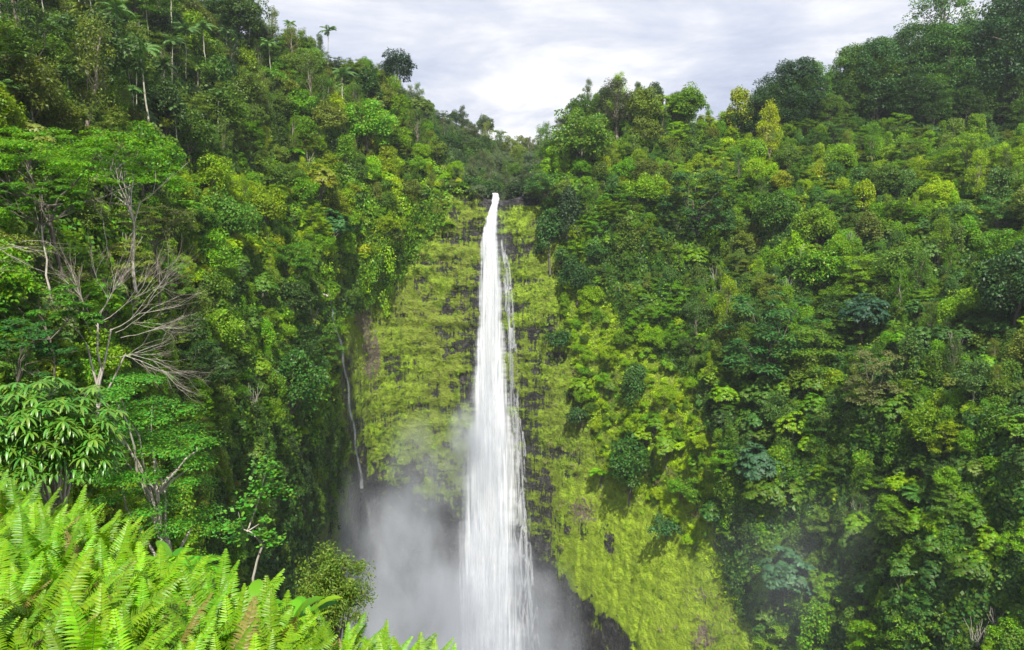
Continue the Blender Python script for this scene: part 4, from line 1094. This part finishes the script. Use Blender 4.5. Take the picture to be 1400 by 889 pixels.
flat_tree('flat_topped_tree', 70, 168, 62, 290, 70, 200, 'wide flat-topped tree with bright green layers at the left edge', C(.11, .25, .015), 1, 80)
flat_tree('flat_topped_tree', 175, 195, 66, 170, 56, 160, 'flat-topped tree whose bare white limbs show, right beside the widest one', C(.10, .23, .015), 2, 46)
flat_tree('flat_topped_tree', 55, 235, 56, 120, 50, 130, 'lower flat-topped tree with a forked mossy trunk at the left edge', C(.07, .17, .015), 3, 30)
flat_tree('flat_topped_tree', 60, 372, 50, 150, 70, 170, 'layered green tree behind the bare branch at the left edge', C(.07, .18, .02), 4, 34)
flat_tree('flat_topped_tree', 30, 420, 44, 120, 80, 150, 'dark layered tree low at the left edge above the big-leaved shrub', C(.035, .11, .02), 5, 30, L=.17)
flat_tree('flat_topped_tree', 205, 270, 72, 120, 60, 120, 'olive thin-crowned tree behind the bare grey tree', C(.09, .11, .03), 6, 30, W=.08)

# --- bare trees
def bare_tree(name, base, stems, scale, depth, label, seed, bark=M_DEAD, nkids=4, tw=.9, keep_green=None):
    rng = np.random.default_rng(seed); e = thing(name, base, 0, 1, label, 'dead tree')
    tips = []
    def grow(mb, tm, p, d, L, r, dep):
        n = 5; pts = [p]
        dd = d.copy()
        for k in range(n):
            dd = norm(dd + rng.normal(0, .11, 3) + UP * .015); pts.append(pts[-1] + dd * L / n)
        pts = np.array(pts); tgt = mb
        tgt.tube(pts, np.linspace(r, r * .6, n + 1), 5 if dep > 1 else 3, 0 if dep > 0 else 1)
        if dep <= 0: tips.append(pts[-1]); return
        for k in range(nkids if dep > 1 else nkids + 1):
            f = rng.uniform(.35, 1.0); i = int(f * n); q = pts[min(i, n)]
            nd = norm(d * .6 + dd * .4 + rng.normal(0, .3, 3) * np.array([1, .8, 1])); grow(mb, tm, q, nd, L * rng.uniform(.5, .8), r * .6, dep - 1)
        grow(mb, tm, pts[-1], norm(dd + rng.normal(0, .2, 3)), L * .62, r * .55, dep - 1)
    for (p, d, L, r) in stems:
        mb = MB(); tm = MB(); grow(mb, tm, np.array(p, float), norm(np.array(d, float)), L, r * .28, depth)
        part('branch', mb, [bark, M_TWIG], e, smooth=True)
    return e, tips
D0 = 52.0; k0 = D0 / F
base = unproj(136, 520, D0)
def rel(px, py, dd=0.0): return unproj(px, py, D0 + dd) - base
e, tips = bare_tree('bare_tree', base, [
    (rel(135, 450), (-.35, -.1, 1), 3.0, .10), (rel(134, 440), (.12, .1, 1), 2.8, .09), (rel(136, 428), (.75, -.2, .75), 3.2, .10),
    (rel(138, 440, .5), (.9, .1, .55), 3.2, .085), (rel(150, 452, -.3), (.95, 0, .42), 4.1, .11), (rel(158, 455, .4), (1, .2, .22), 3.2, .08),
    (rel(165, 462, -.5), (1, -.1, .02), 2.9, .07), (rel(148, 490, .2), (.95, .1, .12), 3.2, .085), (rel(170, 486, -.2), (.85, -.1, -.5), 2.9, .08), (rel(176, 484, .3), (.9, .2, -.28), 2.6, .07),
    (rel(118, 470), (-.5, 0, .9), 2.0, .05), (rel(128, 462, .3), (-.25, .2, 1), 2.3, .05)], 1, 3, 'large bare grey tree with a fan of pale branches leaning right over the slope', 5, nkids=3)
tr = MB(); tr.tube(limb(rel(134, 600), rel(134, 430), 8, 0, np.random.default_rng(3), .03), np.linspace(.10, .05, 8), 8, 0)
tr.tube(limb(rel(134, 540), rel(152, 450), 6, 0, np.random.default_rng(4), .03), np.linspace(.08, .05, 6), 7, 0)
tr.tube(limb(rel(134, 560), rel(172, 484), 6, 0, np.random.default_rng(4), .03), np.linspace(.08, .045, 6), 7, 0)
tr.tube(limb(rel(134, 530), rel(118, 470), 6, 0, np.random.default_rng(4), .03), np.linspace(.09, .05, 6), 7, 0)
part('trunk', tr, [M_DEAD], e, smooth=True)
D0 = 44.0; base = unproj(-40, 400, D0)
e, _ = bare_tree('bare_branch', base, [((0, 0, 0), (.8, 0, .8), 2.2, .09), (rel(-2, 342), (1, 0, .38), 1.7, .07), (rel(12, 334), (1, 0, -.05), 1.5, .05), (rel(2, 342), (.9, 0, -.55), 2.2, .06), (rel(30, 330), (1, .2, .1), 1.4, .04)], 1, 2,
    'bare white branch reaching in from the left edge', 8, nkids=2)
D0 = 64.0; base = unproj(146, 330, D0)
e, _ = bare_tree('bare_tree', base, [((0, 0, 0), (-.1, 0, 1), 2.6, .10), (rel(148, 290), (.3, 0, 1), 2.2, .09), (rel(150, 262), (.7, 0, .75), 2.4, .07), (rel(152, 245), (.45, 0, .8), 1.8, .06), (rel(146, 250), (.05, 0, 1), 2.0, .06), (rel(146, 330), (0, 0, -1), 1.2, .12)], 1, 2,
    'pale bare tree showing under the flat-topped crowns', 9, nkids=3)
D0 = 62.0; base = unproj(52, 300, D0)
e, _ = bare_tree('bare_tree', base, [((0, 0, 0), (0, 0, 1), 2.0, .11), (rel(54, 272), (.5, 0, .9), 1.6, .07), (rel(54, 262), (-.4, 0, .9), 1.5, .06), (rel(52, 300), (0, 0, -1), 1.2, .12)], 1, 2,
    'pale forked bare stem between the flat-topped trees at the left edge', 10, nkids=2)
P_ = surf(np.array([440.0]), np.array([398.0]))[0][0] - np.array([0, 2.5, 0])
mbl = MB(); mbl.tube(limb(P_ + np.array([-2.2, 0, .9]), P_ + np.array([2.0, -.6, -.8]), 6, 0, np.random.default_rng(2), .03) - P_, np.linspace(.12, .22, 6), 8, 0)
lg = link('fallen_log', mbl.mesh('fallen_log', [M_DEAD], True)); lg.location = tuple(P_); props(lg, 'pale broken log sticking out over the head of the side stream', 'log')

# ------------------------------------------------------------------ near plants on the bank
M_FBARK = bark_material('fern_stalk', (.14, .2, .04), (.1, .1, .03), 20)
def near_frond(rng, L=1.0, npair=30, curl=.9, droop=.35):
    """lance-shaped fern frond along +X, rising and arching; serrated leaflets"""
    n = npair; t = np.linspace(0, 1, n + 1)
    ang = 1.25 - curl * t ** 1.4 - .12 * np.sin(t * 5 + rng.uniform(0, 6))
    dl = L / n; x = np.concatenate([[0], np.cumsum(np.cos(ang[:-1]) * dl)]); z = np.concatenate([[0], np.cumsum(np.sin(ang[:-1]) * dl)])
    yb = .05 * L * np.sin(t * 2.2 + rng.uniform(0, 6)); pts = np.stack([x, yb - yb[0], z], -1)
    mb = MB(); mb.tube(pts[::3] if n % 3 == 0 else pts, np.linspace(.0045, .0012, len(pts[::3] if n % 3 == 0 else pts)), 4, 0)
    T = norm(np.gradient(pts, axis=0)); S = norm(np.cross(T, UP) ); Uv = np.cross(S, T)
    ll = .165 * L * (np.sin(math.pi * np.clip(t * .86 + .12, 0, 1)) ** .75) * (1 - .25 * t)
    seg = 5
    for s in (-1, 1):
        for k in range(2, n):
            l = ll[k] * rng.uniform(.88, 1.08); d = norm(S[k] * s + T[k] * (.3 + .5 * t[k]) - UP * droop * rng.uniform(.3, 1) + rng.normal(0, .05, 3)); up = norm(Uv[k] + S[k] * s * .25 + rng.normal(0, .12, 3))
            sd = norm(np.cross(d, up)); nn = np.cross(sd, d)
            q = np.linspace(0, 1, seg + 1); w = .0078 * L * np.array([.9, 1.15, 1.0, .85, .55, .05]) * (1 + .25 * (np.arange(seg + 1) % 2))
            c = pts[k] + d * (q * l)[:, None] - UP * (q ** 2 * l * .22)[:, None]
            V = np.stack([c + sd * w[:, None] + nn * w[:, None] * .35, c, c - sd * w[:, None] + nn * w[:, None] * .35], 1).reshape(-1, 3)
            i = np.arange(seg) * 3
            mb.add(V, np.concatenate([np.stack([i, i + 1, i + 4, i + 3], -1), np.stack([i + 1, i + 2, i + 5, i + 4], -1)]), 1)
    return mb
FR = []
for v in range(7):
    rng = np.random.default_rng(900 + v); FR.append(near_frond(rng, 1.0, 42, curl=rng.uniform(.55, 1.25)).mesh('frond', [M_FBARK, M_FERN]))
FERN_TOP = np.array([(-60, 610), (0, 640), (40, 652), (75, 668), (120, 668), (165, 722), (220, 750), (290, 775), (350, 810), (400, 845), (480, 862), (560, 884)], float)
rngf = np.random.default_rng(42); ferns = []
tries = 0
while len(ferns) < 298 and tries < 14000:
    tries += 1
    y = 7.4 - 6.0 * rngf.random() ** .8; xw = rngf.uniform(-6.4, .3) if rngf.random() < .6 else rngf.uniform(-2.0, .1); D = y
    if y > edge_Y(xw) + .15: continue
    z = float(bank_z(xw, y)); px, py = project(np.array([xw, y, z]))
    if px < -160 or px > 620 or py > 1500 or y < 1.9: continue
    sz = rngf.uniform(.38, .64) * (1.0 if px < 380 else .7); tp = project(np.array([xw, y, z + .8 * sz]))[1]
    if tp < np.interp(px, FERN_TOP[:, 0], FERN_TOP[:, 1]) - (8 if px < 380 else 24): continue
    if 215 < px < 395 and tp < np.interp(px, FERN_TOP[:, 0], FERN_TOP[:, 1]) + 40 and rngf.random() < .7: continue
    rr = .14 if px < 400 else .11
    if any((a - xw) ** 2 + (b - y) ** 2 < rr * rr for a, b, *_ in ferns): continue
    ferns.append((xw, y, z, float(px), float(py), sz))
print('FERNS', len(ferns))
FERNOBJ = []
for (xw, y, z, px, py, sz) in ferns:
    e = thing('fern', (xw, y, z - .03), 0, 1.0)
    nf = 8 if y > 3.2 else 7; a0 = rngf.uniform(0, 6.28); base_t = C(.175, .34, .022) * rngf.uniform(.8, 1.15) * np.array([rngf.uniform(.85, 1.2), 1, 1])
    for k in range(nf):
        f = link('frond', FR[int(rngf.integers(0, 7))], e)
        f.rotation_euler = (rngf.normal(0, .12), -rngf.uniform(-.12, .3), a0 + 6.28 * k / nf + rngf.normal(0, .25)); s = sz * rngf.uniform(.75, 1.1); f.scale = (s, s, s)
        t = base_t * rngf.uniform(.65, 1.15)
        if rngf.random() < .03: t = C(.2, .17, .05)
        props(f, tint=t)
    FERNOBJ.append((e, px, py, y, sz))
    tpx = float(project(np.array([xw, y, z + .8 * sz]))[1]) - float(np.interp(px, FERN_TOP[:, 0], FERN_TOP[:, 1]))
    row = 'along the upper edge of the bank' if tpx < 35 else 'in the middle of the bank' if tpx < 130 else 'near the bottom edge of the photo'
    wh = 'below the drooping-leaved shrub' if px < 110 else 'below the layered tree' if px < 290 else 'below the thin sapling' if px < 400 else 'beside the small-leaved bush'
    props(e, 'lime-green fern ' + row + ', ' + wh, 'fern', 'ferns ' + row + ' ' + wh)
# low leafy weeds between and beyond the ferns
rng = np.random.default_rng(77); n = 1500
xw = rng.uniform(-7, .6, n); yw = rng.uniform(1.5, 9, n); dd = yw - edge_Y(xw); ok = (dd < 1.2); xw, yw = xw[ok], yw[ok]; n = len(xw)
zw = bank_z(xw, yw); kk = rng.random(n)
idx = [IDX['mound'][int(a) % 4] if b < .7 else IDX['fern'][int(a) % 2] if b < .85 else IDX['grass'][int(a) % 3] for a, b in zip(rng.integers(0, 9, n), kk)]
sc_ = rng.uniform(.14, .3, n); tt = np.where(rng.random((n, 1)) < .6, C(.12, .25, .02), C(.07, .15, .02)) * rng.uniform(.7, 1.2, (n, 1)); tt[rng.random(n) < .1] = C(.2, .16, .07)
instancer('ground_cover', np.stack([xw, yw, zw], -1), np.stack([rng.normal(0, .2, n), rng.normal(0, .2, n), rng.uniform(0, 6.28, n)], -1), np.repeat(sc_[:, None], 3, 1), tt, idx, 'low weeds and creepers between the ferns on the near bank', 'ground cover')

# --- big-leaved shrub (whorls of long drooping leaflets)
def big_leaf_whorls(mb, c, ax, rng, nl=9, L=.17, W=.034, m=1):
    K = len(c); e1 = norm(np.cross(ax, rng.normal(0, 1, (K, 3)))); e2 = np.cross(ax, e1); seg = 5
    for k in range(nl):
        t = 2 * math.pi * k / nl + rng.normal(0, .12, K); d0 = norm(e1 * np.cos(t)[:, None] + e2 * np.sin(t)[:, None] + ax * .15)
        s = L * rng.uniform(.75, 1.15, K); sd = norm(np.cross(d0, UP)); p = c.copy(); rows = []
        d = d0.copy()
        for q in range(seg + 1):
            w = W / 2 * [.12, .75, 1, .95, .65, .05][q]; nn = norm(np.cross(sd, d)); rows.append(np.stack([p + sd * w + nn * w * .3, p, p - sd * w + nn * w * .3], 1))
            p = p + d * (s / seg)[:, None]; d = norm(d - UP * .26)
        V = np.stack(rows, 1)  # K, seg+1, 3, 3
        b = np.arange(K)[:, None] * (seg + 1) * 3 + np.arange(seg)[None] * 3
        Fq = np.concatenate([np.stack([b, b + 1, b + 4, b + 3], -1).reshape(-1, 4), np.stack([b + 1, b + 2, b + 5, b + 4], -1).reshape(-1, 4)])
        mb.add(V.reshape(-1, 3), Fq, m)
def near_tree(name, px, py, D, seed, label, tint, fn, cat='tree', bark=M_PALE, leafmat=M_LEAF, trunk_r=.06):
    rng = np.random.default_rng(seed); c = unproj(px, py, D); zb = float(bank_z(c[0], c[1] + .4)); base = np.array([c[0], c[1] + .4, zb])
    e = thing(name, base, 0, 1, label, cat); cr = MB(); lims = fn(cr, c - base, rng, D / F)
    part('crown', cr, [bark, leafmat], e, tint)
    tr = MB(); t = limb(np.array([0, 0, -.4]), (c - base) * np.array([1, 1, .85]), 7, 0, rng, .04); tr.tube(t, np.linspace(trunk_r, trunk_r * .5, 7), 7, 0); part('trunk', tr, [bark], e, smooth=True)
    for q in lims:
        lb = MB(); i = int(rng.integers(3, 7)); lb.tube(limb(t[i], q, 6, .05, rng, .06), np.linspace(trunk_r * .45, trunk_r * .08 + .002, 6), 5, 0); part('limb', lb, [bark], e, smooth=True)
    return e
def f_octo(cr, c, rng, k):
    K = 440; u = rand_dirs(K, rng, -.5); q = c + u * np.array([100 * k, .7, 88 * k]) * rng.uniform(.55, 1.05, (K, 1))
    big_leaf_whorls(cr, q, norm(u * .5 + UP * .9 + rng.normal(0, .2, (K, 3))), rng); return q[:14]
near_tree('octopus_shrub', 62, 600, 9.5, 1, 'shrub with big glossy drooping finger leaves above the ferns at the left edge', C(.095, .21, .03), f_octo, 'shrub', M_PALE, M_LEAFG)
def f_koa(cr, c, rng, k):
    K = 64; a = rng.uniform(0, 6.28, K); r = np.sqrt(rng.random(K)); lv = rng.integers(0, 6, K) / 5.0
    q = c + np.stack([r * np.cos(a) * 104 * k * (1.05 - .45 * lv) + 14 * k * lv * -1, r * np.sin(a) * 80 * k, (lv - .5) * 205 * k + rng.normal(0, 4 * k, K)], -1)
    blob_leaves(cr, q, 30 * k * rng.uniform(.6, 1.3, K), 330, .085, .042, rng, .32, -.2, .05, upb=1.0, shell=.1, nj=.35); return q[:15]
near_tree('layered_tree', 212, 625, 21, 2, 'layered leafy tree behind the fern bank, in front of the dark cliff', C(.08, .22, .025), f_koa, 'tree', M_PALE, M_LEAF, .11)
def sapling():
    D = 12.0; k = D / F; rng = np.random.default_rng(3)
    b = unproj(345, 830, D); zb = float(bank_z(b[0], b[1])); base = np.array([b[0], b[1], zb])
    e = thing('sapling', base, 0, 1, 'thin leaning sapling with small round leaves in front of the dark cliff', 'sapling')
    def r(px, py, d=0.0): return unproj(px, py, D + d) - base
    def q(pts, r0, r1, nm='limb'):
        lb = MB(); lb.tube(np.array(pts), np.linspace(r0, r1, len(pts)), 6, 0); part(nm, lb, [M_PALE], e, smooth=True)
    q([r(345, 860) * np.array([1, 1, 1]) - np.array([0, 0, 1.2]), r(346, 790), r(352, 765), r(358, 748), r(356, 740)], .022, .014, 'trunk')
    q([r(356, 742), r(344, 728), r(333, 724), r(328, 730)], .014, .005); q([r(338, 727), r(352, 718), r(362, 712)], .012, .004)
    q([r(338, 727), r(348, 700, .2), r(356, 675, .3), r(362, 650, .3), r(366, 632, .3)], .014, .004); q([r(334, 725), r(328, 712), r(326, 700)], .009, .003); q([r(357, 742), r(366, 738), r(374, 736)], .009, .003)
    cr = MB()
    cl = [(362, 628, 10), (372, 636, 9), (356, 640, 12), (368, 652, 14), (380, 665, 11), (352, 660, 12), (342, 676, 15), (330, 688, 12), (350, 684, 12), (384, 676, 10), (376, 648, 9), (336, 694, 10),
          (318, 722, 11), (326, 734, 10), (316, 738, 9), (326, 714, 8), (366, 732, 11), (376, 738, 11), (358, 728, 8), (370, 742, 10), (362, 712, 6), (340, 700, 9), (358, 672, 8)]
    for (x, y, w) in cl:
        K = 34; c = r(x, y, rng.normal(0, .08)) + rng.normal(0, 1, (K, 3)) * np.array([w * k * .75, w * k * .7, w * k * .3]); n_ = norm(UP + rng.normal(0, .35, (K, 3))); d = rng.normal(0, 1, (K, 3)); d = norm(d - n_ * np.sum(d * n_, -1, keepdims=True)); 
        s = rng.uniform(.05, .085, K); cr.leaf(c, d, n_, s, s * .85, 1, mid=.5)
    part('crown', cr, [M_PALE, M_LEAF], e, C(.09, .24, .03))
sapling()
def f_bush(cr, c, rng, k):
    K = 90; u = rand_dirs(K, rng, -.6); q = c + u * np.array([46 * k, .36, 52 * k]) * rng.uniform(.3, 1.12, (K, 1)) + np.array([0, 0, -10 * k])
    q = np.concatenate([q, c + np.array([[-.02, 0, .44], [-.1, 0, .40], [.3, 0, .25], [.34, 0, .2], [-.3, 0, .26]]) * (8 / 8.0)])
    blob_leaves(cr, q, .085 * rng.uniform(.7, 1.4, len(q)), 130, .035, .014, rng, 1.1, -.9, 0, upb=.5, shell=.2, nj=.6); return q[:26]
near_tree('small_leaved_bush', 455, 806, 8.0, 4, 'dense small-leaved olive bush at the edge of the fern bank beside the misty pool', C(.12, .19, .03), f_bush, 'bush', M_TWIG, M_LEAF, .03)
# low broad-leaved weeds between ferns and bush
for i, (x, y, D, s, lab) in enumerate([(262, 782, 6.6, .17, 'small palm-like seedling with narrow bright leaves at the top edge of the fern bank'), (345, 835, 5.8, .22, 'broad-leaved weed below the thin sapling'), (395, 850, 5.4, .22, 'broad-leaved weed at the left foot of the small-leaved bush'), (420, 835, 6.2, .2, 'light green wide leaf plant directly under the small-leaved bush'), (232, 765, 7.0, .2, 'broad-leaved weed at the foot of the layered tree')]):
    P_ = unproj(x, y, D); zb = float(bank_z(P_[0], P_[1])); e = thing('broad_leaf_plant', (P_[0], P_[1], max(zb, P_[2] - .25)), i * 1.1, s, lab, 'plant')
    k = 'treefern' if i == 0 else 'bigleaf'; tm, cmesh = PROTO[k][i % 2]; props(link('stem', tm, e), tint=C(.1, .2, .02)); props(link('leaves', cmesh, e), tint=C(.11, .26, .02))
# thin humid air over the whole valley
hz = MB(); x0, x1, y0, y1, z0, z1 = -700.0, 700.0, -60.0, 700.0, -215.0, 190.0
hz.add([(x0, y0, z0), (x1, y0, z0), (x1, y1, z0), (x0, y1, z0), (x0, y0, z1), (x1, y0, z1), (x1, y1, z1), (x0, y1, z1)],
       [(0, 3, 2, 1), (4, 5, 6, 7), (0, 1, 5, 4), (1, 2, 6, 5), (2, 3, 7, 6), (3, 0, 4, 7)])
mh, nt, out = new_mat('haze')
pv = N(nt, 'ShaderNodeVolumePrincipled', ins={'Color': (.86, .92, 1.0, 1), 'Density': 0.00012, 'Anisotropy': 0.2})
nt.links.new(pv.outputs[0], out.inputs['Volume'])
props(link('haze', hz.mesh('haze', [mh])), kind='stuff', label='thin pale haze hanging in the whole valley', cat='haze')
# ------------------------------------------------------------------ camera, light, sky
cam = bpy.data.cameras.new('camera'); cam.lens = 36 * F / 1400; cam.sensor_width = 36; cam.clip_start = 0.1; cam.clip_end = 20000
co = bpy.data.objects.new('camera', cam); COL.objects.link(co); co.rotation_euler = (math.radians(90) - PITCH, 0, 0)
SC.camera = co
SUN_EL = math.radians(54); SUN_AZ = math.radians(175)     # azimuth from +Y, clockwise
sd = Vector((math.sin(SUN_AZ) * math.cos(SUN_EL), math.cos(SUN_AZ) * math.cos(SUN_EL), math.sin(SUN_EL)))
sl = bpy.data.lights.new('sun', 'SUN'); sl.energy = 5.0; sl.angle = math.radians(0.6); sl.color = (1, .96, .88)
so = bpy.data.objects.new('sun', sl); COL.objects.link(so); so.rotation_euler = sd.to_track_quat('Z', 'Y').to_euler()
w = bpy.data.worlds.new('World'); SC.world = w; w.use_nodes = True; nt = w.node_tree; nt.nodes.clear()
sky = N(nt, 'ShaderNodeTexSky', sky_type='NISHITA', sun_disc=False, sun_elevation=SUN_EL, sun_rotation=SUN_AZ)
skc = N(nt, 'ShaderNodeVectorMath', operation='SCALE', ins={0: sky.outputs[0], 'Scale': 0.11})
tc = N(nt, 'ShaderNodeTexCoord')
sp_ = N(nt, 'ShaderNodeSeparateXYZ', ins={0: tc.outputs['Generated']})
zz = math_n(nt, 'MAXIMUM', sp_.outputs[2], 0.03)
zz = math_n(nt, 'ADD', zz, 0.12)
pr = N(nt, 'ShaderNodeCombineXYZ', ins={0: math_n(nt, 'DIVIDE', sp_.outputs[0], zz), 1: math_n(nt, 'DIVIDE', sp_.outputs[1], zz), 2: 0.3})
n1 = N(nt, 'ShaderNodeTexNoise', ins={'Vector': pr.outputs[0], 'Scale': 1.3, 'Detail': 7.0, 'Roughness': 0.6, 'Distortion': 0.3})
n2 = N(nt, 'ShaderNodeTexNoise', ins={'Vector': pr.outputs[0], 'Scale': 0.28, 'Detail': 3.0})
s_ = math_n(nt, 'ADD', math_n(nt, 'MULTIPLY', n1.outputs[0], 0.6), math_n(nt, 'MULTIPLY', n2.outputs[0], 0.4))
gl = None
for (gx, gy, pw, am) in ((735, 45, 260.0, .085), (850, 120, 200.0, .07), (540, 110, 60.0, .03), (1010, 90, 40.0, -.06), (640, 20, 90., -.03)):
    gd = Vector(unproj(gx, gy, 100.0)).normalized()
    dt_ = N(nt, 'ShaderNodeVectorMath', operation='DOT_PRODUCT', ins={0: tc.outputs['Generated'], 1: tuple(gd)}).outputs['Value']
    s_ = math_n(nt, 'ADD', s_, math_n(nt, 'MULTIPLY', math_n(nt, 'POWER', math_n(nt, 'MAXIMUM', dt_, 0.0), pw), am))
s_ = math_n(nt, 'ADD', s_, .02)
cloud = ramp(nt, s_, [(0.40, (.26, .29, .38)), (0.48, (.34, .37, .45)), (0.54, (.42, .435, .49)), (0.62, (.57, .57, .58))])
cov = ramp(nt, n2.outputs[0], [(0.25, (.9, .9, .9)), (0.4, (1, 1, 1))])
mx = mixc(nt, cov.outputs[0], skc.outputs[0], cloud.outputs[0])
bg = N(nt, 'ShaderNodeBackground', ins={'Color': mx, 'Strength': 1.0})
wo = N(nt, 'ShaderNodeOutputWorld', ins={'Surface': bg.outputs[0]})
SC.view_settings.view_transform = 'Standard'; SC.view_settings.look = 'None'; SC.view_settings.exposure = 0.95; SC.view_settings.gamma = 1; SC.view_settings.use_curve_mapping = False
SC.render.engine = 'CYCLES'
cy = SC.cycles
cy.max_bounces = 8; cy.diffuse_bounces = 3; cy.glossy_bounces = 2; cy.transmission_bounces = 4; cy.transparent_max_bounces = 24; cy.volume_bounces = 1
cy.use_adaptive_sampling = True; cy.adaptive_threshold = 0.02; cy.use_denoising = True
cy.caustics_reflective = False; cy.caustics_refractive = False
try: cy.volume_step_rate = 2.0; cy.volume_max_steps = 96
except Exception: pass
SC.render.use_persistent_data = False
